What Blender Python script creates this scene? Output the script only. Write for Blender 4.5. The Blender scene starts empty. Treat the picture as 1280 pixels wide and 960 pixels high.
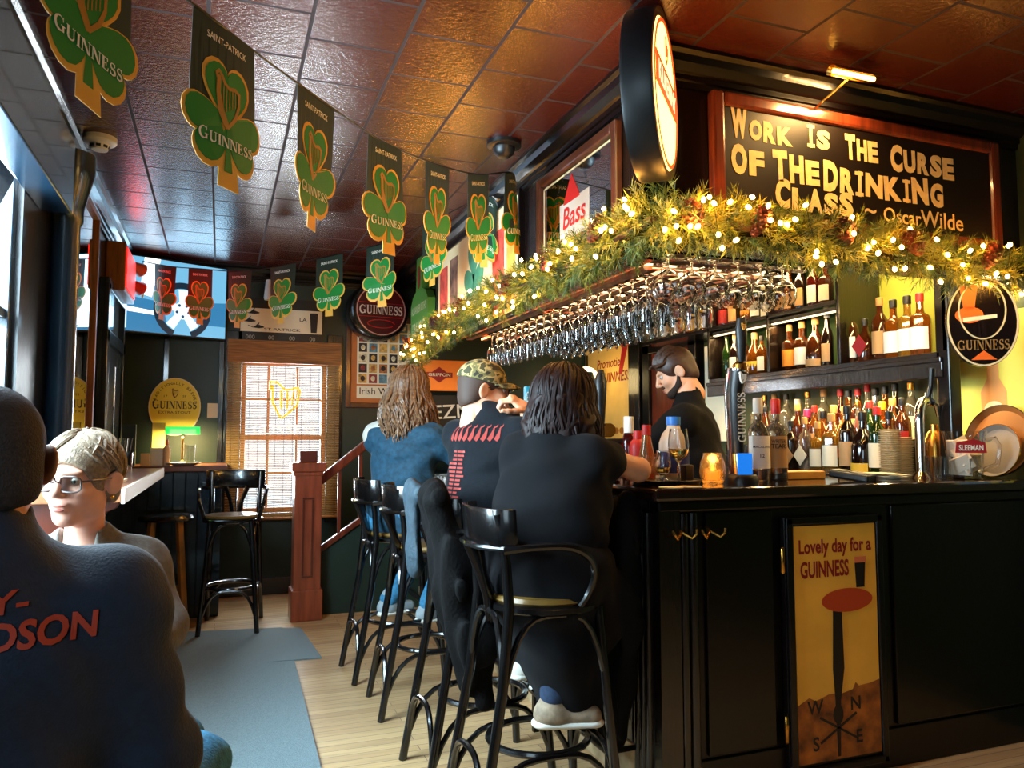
import bpy, bmesh, math, random
import numpy as np
from mathutils import Vector, Matrix, Euler
random.seed(7); np.random.seed(7)
S = bpy.context.scene
COL = S.collection
PI = math.pi

# ---------------------------------------------------------------- camera
PITCH, YAW, CAMZ = math.radians(4.03), math.radians(20.7), 1.30
FPX = 965.0
cd = bpy.data.cameras.new('camera'); cam = bpy.data.objects.new('camera', cd); COL.objects.link(cam)
cd.sensor_width = 36.0; cd.lens = FPX / 1280 * 36.0; cd.clip_start = .02
cam.location = (0, 0, CAMZ); cam.rotation_euler = (PI/2 + PITCH, 0, -YAW)
S.camera = cam

# ---------------------------------------------------------------- colour management
S.view_settings.view_transform = 'Standard'; S.view_settings.look = 'None'
S.view_settings.exposure = 0.28; S.view_settings.gamma = 1.0; S.view_settings.use_curve_mapping = False
cy = S.cycles
cy.max_bounces = 10; cy.diffuse_bounces = 3; cy.glossy_bounces = 4; cy.transmission_bounces = 10; cy.transparent_max_bounces = 12
cy.caustics_reflective = False; cy.caustics_refractive = False; cy.sample_clamp_indirect = 2.5

# ---------------------------------------------------------------- sky outside the windows
W = bpy.data.worlds.new('overcast_sky'); S.world = W; W.use_nodes = True
bg = W.node_tree.nodes['Background']; bg.inputs[0].default_value = (.72, .86, 1.0, 1); bg.inputs[1].default_value = 2.4

# ---------------------------------------------------------------- large lights: daylight at the windows, the pub's ceiling lamps
def area(name, loc, direction, sx, sy, power, col, spread=PI):
    l = bpy.data.lights.new(name, 'AREA'); l.shape = 'RECTANGLE'; l.size = sx; l.size_y = sy
    l.energy = power; l.color = col; l.spread = spread
    o = bpy.data.objects.new(name, l); COL.objects.link(o); o.location = loc
    o.rotation_euler = Vector(direction).to_track_quat('-Z', 'Y').to_euler()
    return o
DAY = (.62, .84, 1.0)
area('daylight_at_side_window', (-.93, 2.65, 1.75), (1, .08, -.42), 1.5, 1.5, 360, DAY)
area('daylight_at_back_window', (.53, 7.02, 1.35), (.1, -1, -.25), .75, 1.2, 150, (.85, .93, 1.0))
area('daylight_at_front_window', (-.93, -.1, 1.75), (1, .35, -.35), 1.5, 1.4, 20, DAY)

# ---------------------------------------------------------------- helpers
F3 = Vector((math.sin(YAW)*math.cos(PITCH), math.cos(YAW)*math.cos(PITCH), math.sin(PITCH)))
R3 = Vector((math.cos(YAW), -math.sin(YAW), 0)); U3 = R3.cross(F3)
def at(px, py, X=None, Y=None, Z=None, d=None):
    """point of the room seen at a photo pixel, on a plane of the room or at a depth"""
    v = F3 + R3*((px-640)/FPX) + U3*((480-py)/FPX); o = Vector((0, 0, CAMZ))
    if X is not None: t = X/v.x
    elif Y is not None: t = Y/v.y
    elif Z is not None: t = (Z-CAMZ)/v.z
    else: t = d
    return o + v*t

def lin(c):
    if isinstance(c, str): c = [int(c[i:i+2], 16) for i in (1, 3, 5)]
    return tuple((x/255/12.92 if x/255 <= .04045 else ((x/255+.055)/1.055)**2.4) for x in c)

MATS = {}
def mat(name, col, rough=.5, metal=0., trans=0., emis=None, noise=None, bump=None, coat=0., spec=.5, ior=1.45, stretch=(1,1,1), alpha=1., sheen=0.):
    if name in MATS: return MATS[name]
    m = bpy.data.materials.new(name); m.use_nodes = True; nt = m.node_tree; b = nt.nodes['Principled BSDF']
    c = lin(col) + (1,)
    b.inputs['Base Color'].default_value = c; b.inputs['Roughness'].default_value = rough
    b.inputs['Metallic'].default_value = metal; b.inputs['Transmission Weight'].default_value = trans
    b.inputs['Coat Weight'].default_value = coat; b.inputs['Specular IOR Level'].default_value = spec; b.inputs['IOR'].default_value = ior
    b.inputs['Coat Roughness'].default_value = .08; b.inputs['Alpha'].default_value = alpha; b.inputs['Sheen Weight'].default_value = sheen
    if emis:
        b.inputs['Emission Color'].default_value = lin(emis[0]) + (1,); b.inputs['Emission Strength'].default_value = emis[1]
    if noise or bump:
        tc = nt.nodes.new('ShaderNodeTexCoord'); mp = nt.nodes.new('ShaderNodeMapping'); mp.inputs['Scale'].default_value = stretch
        nt.links.new(tc.outputs['Object'], mp.inputs['Vector'])
    if noise:
        n = nt.nodes.new('ShaderNodeTexNoise'); n.inputs['Scale'].default_value = noise[0]; n.inputs['Detail'].default_value = 5
        nt.links.new(mp.outputs[0], n.inputs['Vector'])
        rp = nt.nodes.new('ShaderNodeValToRGB'); a = noise[1]
        c2 = lin(noise[2]) if len(noise) > 2 else None
        rp.color_ramp.elements[0].position = .3; rp.color_ramp.elements[1].position = .7
        rp.color_ramp.elements[0].color = tuple(x*(1-a) for x in c[:3]) + (1,)
        rp.color_ramp.elements[1].color = (c2 + (1,)) if c2 else tuple(min(1, x*(1+a)) for x in c[:3]) + (1,)
        nt.links.new(n.outputs['Fac'], rp.inputs['Fac']); nt.links.new(rp.outputs['Color'], b.inputs['Base Color'])
    if bump:
        n2 = nt.nodes.new('ShaderNodeTexNoise'); n2.inputs['Scale'].default_value = bump[0]; n2.inputs['Detail'].default_value = 3
        nt.links.new(mp.outputs[0], n2.inputs['Vector'])
        bp = nt.nodes.new('ShaderNodeBump'); bp.inputs['Strength'].default_value = bump[1]; bp.inputs['Distance'].default_value = .01
        nt.links.new(n2.outputs['Fac'], bp.inputs['Height']); nt.links.new(bp.outputs[0], b.inputs['Normal'])
    MATS[name] = m
    return m

def frame(z):
    z = Vector(z).normalized(); x = Vector((0, 0, 1)).cross(z)
    if x.length < 1e-4: x = Vector((1, 0, 0))
    x.normalize(); return x, z.cross(x), z

TXT = {}
def text_geo(s, bold=0.):
    k = (s, bold)
    if k not in TXT:
        c = bpy.data.curves.new('t', 'FONT'); c.body = s; c.size = 1; c.offset = bold; c.resolution_u = 3
        o = bpy.data.objects.new('t', c); COL.objects.link(o); dg = bpy.context.evaluated_depsgraph_get()
        me = bpy.data.meshes.new_from_object(o.evaluated_get(dg))
        V = [(v.co.x, v.co.y) for v in me.vertices]; Fc = [tuple(p.vertices) for p in me.polygons]
        bpy.data.objects.remove(o); bpy.data.curves.remove(c); bpy.data.meshes.remove(me)
        TXT[k] = (V, Fc)
    return TXT[k]

def arc(cx, cy, rx, ry, a0, a1, n=12):
    return [(cx+rx*math.cos(math.radians(a0+(a1-a0)*i/n)), cy+ry*math.sin(math.radians(a0+(a1-a0)*i/n))) for i in range(n+1)]
def stroke(path, w):
    """ribbon polygons (quads) along a 2D path, w = width or a list of widths"""
    n = len(path); ws = [w]*n if not isinstance(w, (list, tuple)) else [w[0]+(w[-1]-w[0])*i/(n-1) if len(w) == 2 else w[int(i*(len(w)-1)/(n-1))] for i in range(n)]
    L, Rr = [], []
    for i, p in enumerate(path):
        a, b = path[max(0, i-1)], path[min(n-1, i+1)]
        t = Vector((b[0]-a[0], b[1]-a[1])).normalized(); nn = (-t.y, t.x)
        L.append((p[0]+nn[0]*ws[i]/2, p[1]+nn[1]*ws[i]/2)); Rr.append((p[0]-nn[0]*ws[i]/2, p[1]-nn[1]*ws[i]/2))
    return [[Rr[i], Rr[i+1], L[i+1], L[i]] for i in range(n-1)]
def rect(x0, y0, x1, y1): return [(x0, y0), (x1, y0), (x1, y1), (x0, y1)]
def glyph(ch):
    """serif capitals, unit height: (polygons, advance)"""
    T, t = .17, .06
    sf = lambda x, y, w=.3: [rect(x-w/2, y-(.045 if y > .5 else 0), x+w/2, y+(.0 if y > .5 else .045))]
    if ch == 'I': return [rect(.12, 0, .12+T, 1)] + sf(.205, 0) + sf(.205, 1), .42
    if ch == 'N': return [rect(.12, 0, .12+t, 1), rect(.76, 0, .76+t, 1), [(.1, 1), (.64, 0), (.82, 0), (.3, 1)]] + sf(.15, 0, .26) + sf(.12, 1, .2) + sf(.79, 1, .26), .95
    if ch == 'U': return [rect(.12, .32, .12+T, 1), rect(.68, .32, .68+t, 1)] + stroke(arc(.46, .33, .265, .29, 180, 360, 14), [T, .1, t]) + sf(.205, 1) + sf(.71, 1, .26), .92
    if ch == 'E': return [rect(.12, 0, .12+T, 1), rect(.12, 0, .66, t), rect(.12, 1-t, .62, 1), rect(.12, .49, .5, .49+t), rect(.44, .38, .5, .66), [(.6, 0), (.66, 0), (.7, .28), (.65, .28)], [(.57, .74), (.62, .74), (.62, 1), (.55, 1)]] + sf(.18, 0) + sf(.18, 1), .78
    if ch == 'S': return stroke(arc(.34, .75, .2, .215, 20, 190, 10) + arc(.34, .76, .21, .25, 200, 270, 4)[:-1] + arc(.34, .27, .23, .24, 90, -20, 6) + arc(.34, .25, .22, .215, -30, -170, 9), [.07, .07, .12, .17, .17, .12, .07, .07]) + [rect(.5, .72, .55, 1), rect(.1, 0, .15, .28)], .68
    if ch == 'G': return stroke(arc(.48, .5, .39, .455, 45, 315, 22), [.05, .1, .17, .19, .17, .1, .06]) + [rect(.68, .05, .68+T, .42), rect(.74, .68, .79, .98)] + [rect(.58, .4, .95, .445)], 1.0
    if ch == ' ': return [], .4
    return [], .5

class MB:
    def __init__(s): s.v = []; s.f = []; s.mi = []; s.cur = 0
    def add(s, vs, fs):
        n = len(s.v); s.v += [tuple(p) for p in vs]; s.f += [tuple(i+n for i in q) for q in fs]; s.mi += [s.cur]*len(fs); return s
    def box(s, c, size, rot=None, taper=1.):
        hx, hy, hz = size[0]/2, size[1]/2, size[2]/2
        P = [Vector((x*hx*(taper if z > 0 else 1), y*hy*(taper if z > 0 else 1), z*hz)) for z in (-1, 1) for y in (-1, 1) for x in (-1, 1)]
        if rot is not None:
            m = Euler(rot).to_matrix() if not isinstance(rot, Matrix) else rot
            P = [m @ p for p in P]
        return s.add([p+Vector(c) for p in P], [(0, 2, 3, 1), (4, 5, 7, 6), (0, 1, 5, 4), (2, 6, 7, 3), (0, 4, 6, 2), (1, 3, 7, 5)])
    def span(s, a, b): return s.box([(a[i]+b[i])/2 for i in range(3)], [abs(b[i]-a[i]) for i in range(3)])
    def bar(s, p, q, w, h=None, up=(0, 0, 1)):
        p, q = Vector(p), Vector(q); z = (q-p).normalized(); u = Vector(up)
        x = u.cross(z)
        if x.length < 1e-3: x = Vector((1, 0, 0)).cross(z)
        x.normalize(); y = z.cross(x); h = h or w
        P = [c+x*(i*w/2)+y*(j*h/2) for c in (p, q) for j in (-1, 1) for i in (-1, 1)]
        return s.add(P, [(0, 2, 3, 1), (4, 5, 7, 6), (0, 1, 5, 4), (2, 6, 7, 3), (0, 4, 6, 2), (1, 3, 7, 5)])
    def tube(s, path, r, n=8, closed=False, sx=1., sy=1.):
        path = [Vector(p) for p in path]; m = len(path); rs = r if isinstance(r, (list, tuple)) else [r]*m
        if len(rs) == 2 and m > 2: rs = [rs[0]+(rs[1]-rs[0])*i/(m-1) for i in range(m)]
        vs = []; px = None
        for i, p in enumerate(path):
            if closed: t = path[(i+1) % m]-path[i-1]
            else: t = path[min(m-1, i+1)]-path[max(0, i-1)]
            if t.length < 1e-9: t = Vector((0, 0, 1))
            t.normalize()
            if px is None: x = frame(t)[0]
            else:
                x = px-t*px.dot(t)
                x = x.normalized() if x.length > 1e-6 else frame(t)[0]
            px = x; y = t.cross(x)
            vs += [p+x*(rs[i]*sx*math.cos(2*PI*k/n))+y*(rs[i]*sy*math.sin(2*PI*k/n)) for k in range(n)]
        fs = []
        for i in range(m if closed else m-1):
            a, b = i*n, ((i+1) % m)*n
            fs += [(a+k, a+(k+1) % n, b+(k+1) % n, b+k) for k in range(n)]
        if not closed: fs += [tuple(range(n-1, -1, -1)), tuple(range((m-1)*n, m*n))]
        return s.add(vs, fs)
    def cyl(s, c, r, h, n=20, r2=None): return s.lathe([(0, 0), (r, 0), (r if r2 is None else r2, h), (0, h)], n, c)
    def lathe(s, prof, n=20, c=(0, 0, 0), axis=None, sx=1., sy=1.):
        c = Vector(c); X, Y, Z = frame(axis) if axis is not None else (Vector((1, 0, 0)), Vector((0, 1, 0)), Vector((0, 0, 1)))
        vs = []; rings = []
        for r, z in prof:
            if r < 1e-6: rings.append([len(vs)]); vs.append(c+Z*z)
            else:
                rings.append(list(range(len(vs), len(vs)+n)))
                vs += [c+X*(r*sx*math.cos(2*PI*k/n))+Y*(r*sy*math.sin(2*PI*k/n))+Z*z for k in range(n)]
        fs = []
        for a, b in zip(rings, rings[1:]):
            for k in range(n):
                j = (k+1) % n
                if len(a) == 1 and len(b) == 1: continue
                if len(a) == 1: fs.append((a[0], b[j], b[k]))
                elif len(b) == 1: fs.append((a[k], a[j], b[0]))
                else: fs.append((a[k], a[j], b[j], b[k]))
        return s.add(vs, fs)
    def sph(s, c, r, n=12, m=8, sc=(1, 1, 1)):
        k = len(s.v); s.lathe([(r*math.sin(PI*i/m), -r*math.cos(PI*i/m)) for i in range(m+1)], n)
        for i in range(k, len(s.v)): s.v[i] = tuple(s.v[i][j]*sc[j]+c[j] for j in range(3))
        return s
    def prism(s, pts, y0, y1):
        """flat polygon in local x-z, front at y0 (towards -y), back at y1"""
        n = len(pts); vs = [(p[0], y0, p[1]) for p in pts]+[(p[0], y1, p[1]) for p in pts]
        fs = [tuple(range(n)), tuple(range(2*n-1, n-1, -1))]+[(i, i+n, (i+1) % n+n, (i+1) % n) for i in range(n)]
        return s.add(vs, fs)
    def polys(s, P, y, th=.0012):
        for p in P: s.prism(p, y, y+th)
        return s
    def text(s, t, x, z, size, y, bold=.0, align='c', sx=1., rot=0., shear=0., th=.0008):
        V, Fc = text_geo(t, bold)
        if not V: return s
        xs = [v[0] for v in V]; w0, w1 = min(xs), max(xs)
        ox = {'c': (w0+w1)/2, 'l': w0, 'r': w1}[align]; ca, sa = math.cos(rot), math.sin(rot)
        P = []
        for v in V:
            a, b = (v[0]-ox+shear*v[1])*size*sx, v[1]*size
            P.append((x+a*ca-b*sa, y, z+a*sa+b*ca))
        return s.add(P, Fc)
    def textw(s, t, x, z, width, height, y, bold=.0, rot=0.):
        """text fitted to a width and a capital height, centred"""
        V, _ = text_geo(t, bold); w = max(v[0] for v in V)-min(v[0] for v in V); h = .69
        size = height/h
        return s.text(t, x, z-height/2, size, y, bold, 'c', width/(w*size), rot)
    def serif(s, t, x, z, width, height, y, th=.001, rise=0.):
        adv = sum(glyph(c)[1] for c in t); k = width/adv; cx = x-width/2
        for i, c in enumerate(t):
            P, a = glyph(c); hh = height*(1.18 if i == 0 and rise else 1)
            for p in P: s.prism([(cx+q[0]*k, z+(q[1]-.5)*height+(q[1]*(hh-height) if rise else 0)) for q in p], y, y+th)
            cx += a*k
        return s
    def build(s, name, m, parent=None, smooth=False, bevel=0., sub=0, shadow=True):
        me = bpy.data.meshes.new(name); me.from_pydata(s.v, [], s.f); me.update()
        for q in (m if isinstance(m, (list, tuple)) else [m]): me.materials.append(q)
        if any(s.mi): me.polygons.foreach_set('material_index', s.mi)
        o = bpy.data.objects.new(name, me); COL.objects.link(o)
        bm = bmesh.new(); bm.from_mesh(me)
        bmesh.ops.recalc_face_normals(bm, faces=bm.faces)
        if bevel:
            es = [e for e in bm.edges if len(e.link_faces) == 2 and e.calc_face_angle(0) > .6]
            bmesh.ops.bevel(bm, geom=es, offset=bevel, segments=2, affect='EDGES', profile=.5, clamp_overlap=True)
        bm.to_mesh(me); bm.free()
        if smooth:
            me.polygons.foreach_set('use_smooth', [True]*len(me.polygons))
            if smooth != 'all':
                me.set_sharp_from_angle(angle=math.radians(40))
        if sub:
            md = o.modifiers.new('sub', 'SUBSURF'); md.levels = md.render_levels = sub
        if parent: o.parent = parent
        return o

def catmull(P, n=24):
    P = [P[0]*2-P[1]]+P+[P[-1]*2-P[-2]]; out = []
    for i in range(1, len(P)-2):
        for k in range(n):
            t = k/n; a, b, c, d = P[i-1], P[i], P[i+1], P[i+2]
            out.append(.5*((2*b)+(c-a)*t+(2*a-5*b+4*c-d)*t*t+(3*b-a-3*c+d)*t**3))
    return out+[P[-2]]

def tag(o, label, cat, group=None):
    o['label'] = label; o['category'] = cat
    if group: o['group'] = group
    return o
def thing(name, label, cat, loc=(0, 0, 0), rz=0., group=None):
    o = bpy.data.objects.new(name, None); COL.objects.link(o); o.location = loc; o.rotation_euler = (0, 0, rz); o.empty_display_size = .05
    return tag(o, label, cat, group)
def struct(o): o['kind'] = 'structure'; return o
def dup(root, loc=None, rz=None, label=None, group=None, rot=None, scale=None):
    r = root.copy(); COL.objects.link(r)
    if loc is not None: r.location = loc
    if rz is not None: r.rotation_euler = (0, 0, rz)
    if rot is not None: r.rotation_euler = rot
    if scale is not None: r.scale = scale if isinstance(scale, (tuple, list)) else (scale,)*3
    if label: r['label'] = label
    if group: r['group'] = group
    for ch in list(root.children):
        c = ch.copy(); COL.objects.link(c); c.parent = r
        for g in list(ch.children):
            d = g.copy(); COL.objects.link(d); d.parent = c
    return r

# implicit bodies -> one continuous surface
class Body:
    def __init__(s): s.p = []
    def cone(s, a, b, ra, rb, k=.02, op='u', flat=False, sq=None): s.p.append(('c', np.array(a, float), np.array(b, float), ra, rb, k, op, flat, sq)); return s
    def ell(s, c, r, rot=None, k=.02, op='u'):
        m = np.array(rot.to_matrix() if isinstance(rot, Euler) else (rot if rot is not None else np.eye(3)), float)
        s.p.append(('e', np.array(c, float), np.array(r, float), m, k, op)); return s
    def plane(s, p, n): s.p.append(('h', np.array(p, float), np.array(n, float)/np.linalg.norm(n))); return s
    def xf(s, M):
        """transform every primitive by a 4x4 rigid matrix"""
        A = np.array(M.to_3x3()); t = np.array(M.translation); q = []
        for e in s.p:
            if e[0] == 'c': q.append(('c', A@e[1]+t, A@e[2]+t)+e[3:])
            elif e[0] == 'e': q.append(('e', A@e[1]+t, e[2], A@e[3])+e[4:])
            else: q.append(('h', A@e[1]+t, A@e[2]))
        s.p = q; return s
    def mesh(s, h=.008, disp=None):
        lo = np.full(3, 1e9); hi = -lo
        for e in s.p:
            if e[0] == 'h' or e[-1 if e[0] == 'e' else -3] == 's': continue
            if e[0] == 'c': r = max(e[3], e[4])*(1.0 if e[8] is None else max(1, max(e[8][1:])))+.01; lo = np.minimum(lo, np.minimum(e[1], e[2])-r); hi = np.maximum(hi, np.maximum(e[1], e[2])+r)
            else: r = e[2].max()+.01; lo = np.minimum(lo, e[1]-r); hi = np.maximum(hi, e[1]+r)
        lo -= 3*h; n = np.ceil((hi-lo)/h).astype(int)+4
        vol = np.full(n, .25, np.float32)
        ax = [lo[i]+h*np.arange(n[i]) for i in range(3)]
        for e in s.p:
            if e[0] == 'h':
                g = (ax[0][:, None, None]-e[1][0])*e[2][0]+(ax[1][None, :, None]-e[1][1])*e[2][1]+(ax[2][None, None, :]-e[1][2])*e[2][2]
                vol = np.maximum(vol, g.astype(np.float32)); continue
            if e[0] == 'c':
                k, op = e[5], e[6]; r = max(e[3], e[4])*(1 if e[8] is None else max(1, max(e[8][1:]))); b0 = np.minimum(e[1], e[2])-r-k-.03; b1 = np.maximum(e[1], e[2])+r+k+.03
            else: k, op = e[4], e[5]; r = e[2].max(); b0 = e[1]-r-k-.03; b1 = e[1]+r+k+.03
            i0 = np.clip(((b0-lo)/h).astype(int), 0, n); i1 = np.clip(((b1-lo)/h).astype(int)+1, 0, n)
            if (i1 <= i0).any(): continue
            sl = tuple(slice(i0[i], i1[i]) for i in range(3))
            P = np.stack(np.meshgrid(*[ax[i][sl[i]] for i in range(3)], indexing='ij'), -1)
            if e[0] == 'c':
                a, b, ra, rb = e[1], e[2], e[3], e[4]; ab = b-a; L2 = ab@ab+1e-12
                q = P-a; tt = q@ab/L2; t = np.clip(tt, 0, 1)
                v = q-t[..., None]*ab
                if e[8] is not None:   # squash (axis, factor along axis, factor across)
                    axv = np.array(e[8][0], float); axv /= np.linalg.norm(axv); da = v@axv
                    v = v+axv*(da*(1/e[8][1]-1))[..., None]
                d = np.linalg.norm(v, axis=-1)-(ra+(rb-ra)*t)
                if e[7]: d = np.maximum(d, np.maximum(-tt, tt-1)*math.sqrt(L2))
            else:
                q = (P-e[1])@e[3]; r = e[2]
                k0 = np.linalg.norm(q/r, axis=-1); k1 = np.linalg.norm(q/(r*r), axis=-1)+1e-9
                d = np.where(k0 < 1e-4, -r.min(), k0*(k0-1)/k1)
            d = d.astype(np.float32); o = vol[sl]
            if op == 'u':
                hh = np.clip(.5+.5*(o-d)/k, 0, 1); vol[sl] = o+(d-o)*hh-k*hh*(1-hh)
            else:
                hh = np.clip(.5-.5*(o+d)/k, 0, 1); vol[sl] = o+(-d-o)*hh+k*hh*(1-hh)
        if disp is not None: vol = vol+disp(np.stack(np.meshgrid(*ax, indexing='ij'), -1)).astype(np.float32)
        return nets(vol, lo, h)

def nets(vol, lo, h):
    ins = vol < 0; n = np.array(vol.shape)
    c = [(i, j, k) for i in (0, 1) for j in (0, 1) for k in (0, 1)]
    sub = lambda A, o: A[o[0]:n[0]-1+o[0], o[1]:n[1]-1+o[1], o[2]:n[2]-1+o[2]]
    cnt = sum(sub(ins, o).astype(np.int8) for o in c); act = (cnt > 0) & (cnt < 8)
    idx = np.full(act.shape, -1, np.int64); A = np.argwhere(act); idx[act] = np.arange(len(A))
    V = np.stack([vol[A[:, 0]+o[0], A[:, 1]+o[1], A[:, 2]+o[2]] for o in c], 1)
    pos = np.zeros((len(A), 3)); w = np.zeros(len(A))
    for i in range(8):
        for j in range(i+1, 8):
            if sum(abs(c[i][t]-c[j][t]) for t in range(3)) != 1: continue
            a, b = V[:, i], V[:, j]; x = (a < 0) != (b < 0)
            t = np.where(x, a/np.where(x, a-b, 1), 0)
            p = np.array(c[i])+t[:, None]*(np.array(c[j])-np.array(c[i])); pos += p*x[:, None]; w += x
    pos = (A+pos/w[:, None])*h+lo
    Fs = []
    for axn in range(3):
        o = [0, 0, 0]; o[axn] = 1; u, v = [t for t in range(3) if t != axn]
        a = ins[:n[0]-o[0], :n[1]-o[1], :n[2]-o[2]]; b = ins[o[0]:, o[1]:, o[2]:]
        E = np.argwhere(a != b); E = E[(E[:, u] > 0) & (E[:, v] > 0) & (E[:, u] < n[u]-1) & (E[:, v] < n[v]-1)]
        def g(du, dv):
            q = E.copy(); q[:, u] -= du; q[:, v] -= dv; return idx[q[:, 0], q[:, 1], q[:, 2]]
        Fs.append(np.stack([g(0, 0), g(1, 0), g(1, 1), g(0, 1)], 1))
    Fq = np.concatenate(Fs); Fq = Fq[(Fq >= 0).all(1)]
    return pos, Fq

def sdf_obj(name, bodies, m, parent=None, smooth_it=2, disp=None):
    """bodies: list of (Body, voxel); joined as one mesh"""
    mb = MB()
    for b, h in bodies:
        P, Fq = b.mesh(h, disp)
        mb.add(P.tolist(), Fq.tolist())
    o = mb.build(name, m, parent, smooth='all')
    if smooth_it:
        md = o.modifiers.new('smooth', 'SMOOTH'); md.factor = .5; md.iterations = smooth_it
    return o

# ---------------------------------------------------------------- room shell
XL, XR, YB, YF, ZC = -.74, 3.40, 6.85, -1.3, 2.75
BX, BY = 1.50, 2.43            # faces of the bar and of the soffit above it
def ceiling_mat():
    m = mat('ceiling_tiles', '#43140b', .26, spec=.75, bump=(70, .25)); nt = m.node_tree; b = nt.nodes['Principled BSDF']
    tc = nt.nodes.new('ShaderNodeTexCoord'); mp = nt.nodes.new('ShaderNodeMapping'); mp.inputs['Rotation'].default_value = (0, 0, PI/2)
    mp.inputs['Location'].default_value = (.12, .07, 0)
    br = nt.nodes.new('ShaderNodeTexBrick'); br.offset = .5; br.inputs['Scale'].default_value = 1
    br.inputs['Brick Width'].default_value = .334; br.inputs['Row Height'].default_value = .334; br.inputs['Mortar Size'].default_value = .007
    c = lin('#43140b'); br.inputs['Color1'].default_value = c+(1,); br.inputs['Color2'].default_value = tuple(x*.86 for x in c)+(1,); br.inputs['Mortar'].default_value = tuple(x*.22 for x in c)+(1,)
    nt.links.new(tc.outputs['Object'], mp.inputs[0]); nt.links.new(mp.outputs[0], br.inputs['Vector']); nt.links.new(br.outputs['Color'], b.inputs['Base Color'])
    old = b.inputs['Normal'].links[0].from_node; bp = nt.nodes.new('ShaderNodeBump'); bp.invert = True; bp.inputs['Strength'].default_value = .9; bp.inputs['Distance'].default_value = .012
    nt.links.new(br.outputs['Fac'], bp.inputs['Height']); nt.links.new(old.outputs[0], bp.inputs['Normal']); nt.links.new(bp.outputs[0], b.inputs['Normal'])
    rr = nt.nodes.new('ShaderNodeMapRange'); rr.inputs['To Min'].default_value = .26; rr.inputs['To Max'].default_value = .8; nt.links.new(br.outputs['Fac'], rr.inputs['Value']); nt.links.new(rr.outputs[0], b.inputs['Roughness'])
    return m
def floor_mat():
    m = mat('maple_strip_floor', '#c79a62', .38, spec=.4, bump=(40, .05)); nt = m.node_tree; b = nt.nodes['Principled BSDF']
    tc = nt.nodes.new('ShaderNodeTexCoord')
    br = nt.nodes.new('ShaderNodeTexBrick'); br.offset = .37; br.inputs['Scale'].default_value = 1
    br.inputs['Brick Width'].default_value = 1.3; br.inputs['Row Height'].default_value = .058; br.inputs['Mortar Size'].default_value = .0016; br.inputs['Bias'].default_value = -.1
    br.inputs['Color1'].default_value = lin('#d8ad72')+(1,); br.inputs['Color2'].default_value = lin('#b98a50')+(1,); br.inputs['Mortar'].default_value = lin('#5c3c1e')+(1,)
    n = nt.nodes.new('ShaderNodeTexNoise'); n.inputs['Scale'].default_value = 6; mp = nt.nodes.new('ShaderNodeMapping'); mp.inputs['Scale'].default_value = (.6, 9, 1)
    nt.links.new(tc.outputs['Object'], mp.inputs[0]); nt.links.new(mp.outputs[0], n.inputs['Vector'])
    mx = nt.nodes.new('ShaderNodeMixRGB'); mx.blend_type = 'MULTIPLY'; mx.inputs['Fac'].default_value = .55
    nt.links.new(tc.outputs['Object'], br.inputs['Vector']); nt.links.new(br.outputs['Color'], mx.inputs[1]); nt.links.new(n.outputs['Fac'], mx.inputs[2])
    g = nt.nodes.new('ShaderNodeBrightContrast'); g.inputs['Bright'].default_value = .05
    nt.links.new(mx.outputs[0], g.inputs[0]); nt.links.new(g.outputs[0], b.inputs['Base Color'])
    return m
M_green = mat('dark_green_wall', '#16281f', .45, noise=(3, .25), bump=(60, .08))
M_black = mat('black_gloss_paint', '#070303', .3, coat=.15, spec=.35, noise=(5, .3), bump=(25, .12))
M_bark = mat('black_stained_wood', '#0e0705', .25, coat=.5, noise=(4, .4), bump=(18, .25), stretch=(6, 6, .6))
M_wood = mat('mahogany', '#6b2a14', .3, coat=.4, noise=(5, .45), stretch=(8, 8, .8))
M_oak = mat('oak_trim', '#8a5528', .4, noise=(6, .4), stretch=(8, 8, .8))
M_frame = mat('walnut_frame', '#4a2412', .35, coat=.3, noise=(8, .35))
M_blue = mat('dark_blue_paint', '#0f1f2b', .25, coat=.5, noise=(4, .3))
M_white = mat('white_paint', '#d9d4c8', .5)
M_paper = mat('cream_paper', '#e6dcc0', .7)
M_chrome = mat('chrome', '#d8d4ce', .12, metal=1.)
M_brass = mat('brass', '#c08a3e', .25, metal=1.)
M_steel = mat('dark_steel', '#2a2826', .35, metal=.8)
M_blk = mat('black_plastic', '#0b0b0c', .4)
M_red = mat('red_paint', '#b3201c', .45)
M_crimson = mat('crimson_print', '#8e1519', .55)
M_gold = mat('gold_print', '#d8a24a', .4)
M_orange = mat('orange_print', '#d9661f', .5)
M_glass = mat('clear_glass', '#ffffff', .0, trans=1., ior=1.45)
M_mirror = mat('mirror_silver', '#dfe3e4', .01, metal=1.)
def pane_mat():
    m = bpy.data.materials.new('window_glass'); m.use_nodes = True; nt = m.node_tree
    for n in list(nt.nodes): nt.nodes.remove(n)
    o = nt.nodes.new('ShaderNodeOutputMaterial'); t = nt.nodes.new('ShaderNodeBsdfTransparent'); g = nt.nodes.new('ShaderNodeBsdfGlossy'); g.inputs['Roughness'].default_value = .02
    mx = nt.nodes.new('ShaderNodeMixShader'); mx.inputs[0].default_value = .08; t.inputs[0].default_value = (.95, .98, .97, 1)
    nt.links.new(t.outputs[0], mx.inputs[1]); nt.links.new(g.outputs[0], mx.inputs[2]); nt.links.new(mx.outputs[0], o.inputs[0]); return m
M_pane = pane_mat()
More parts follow.
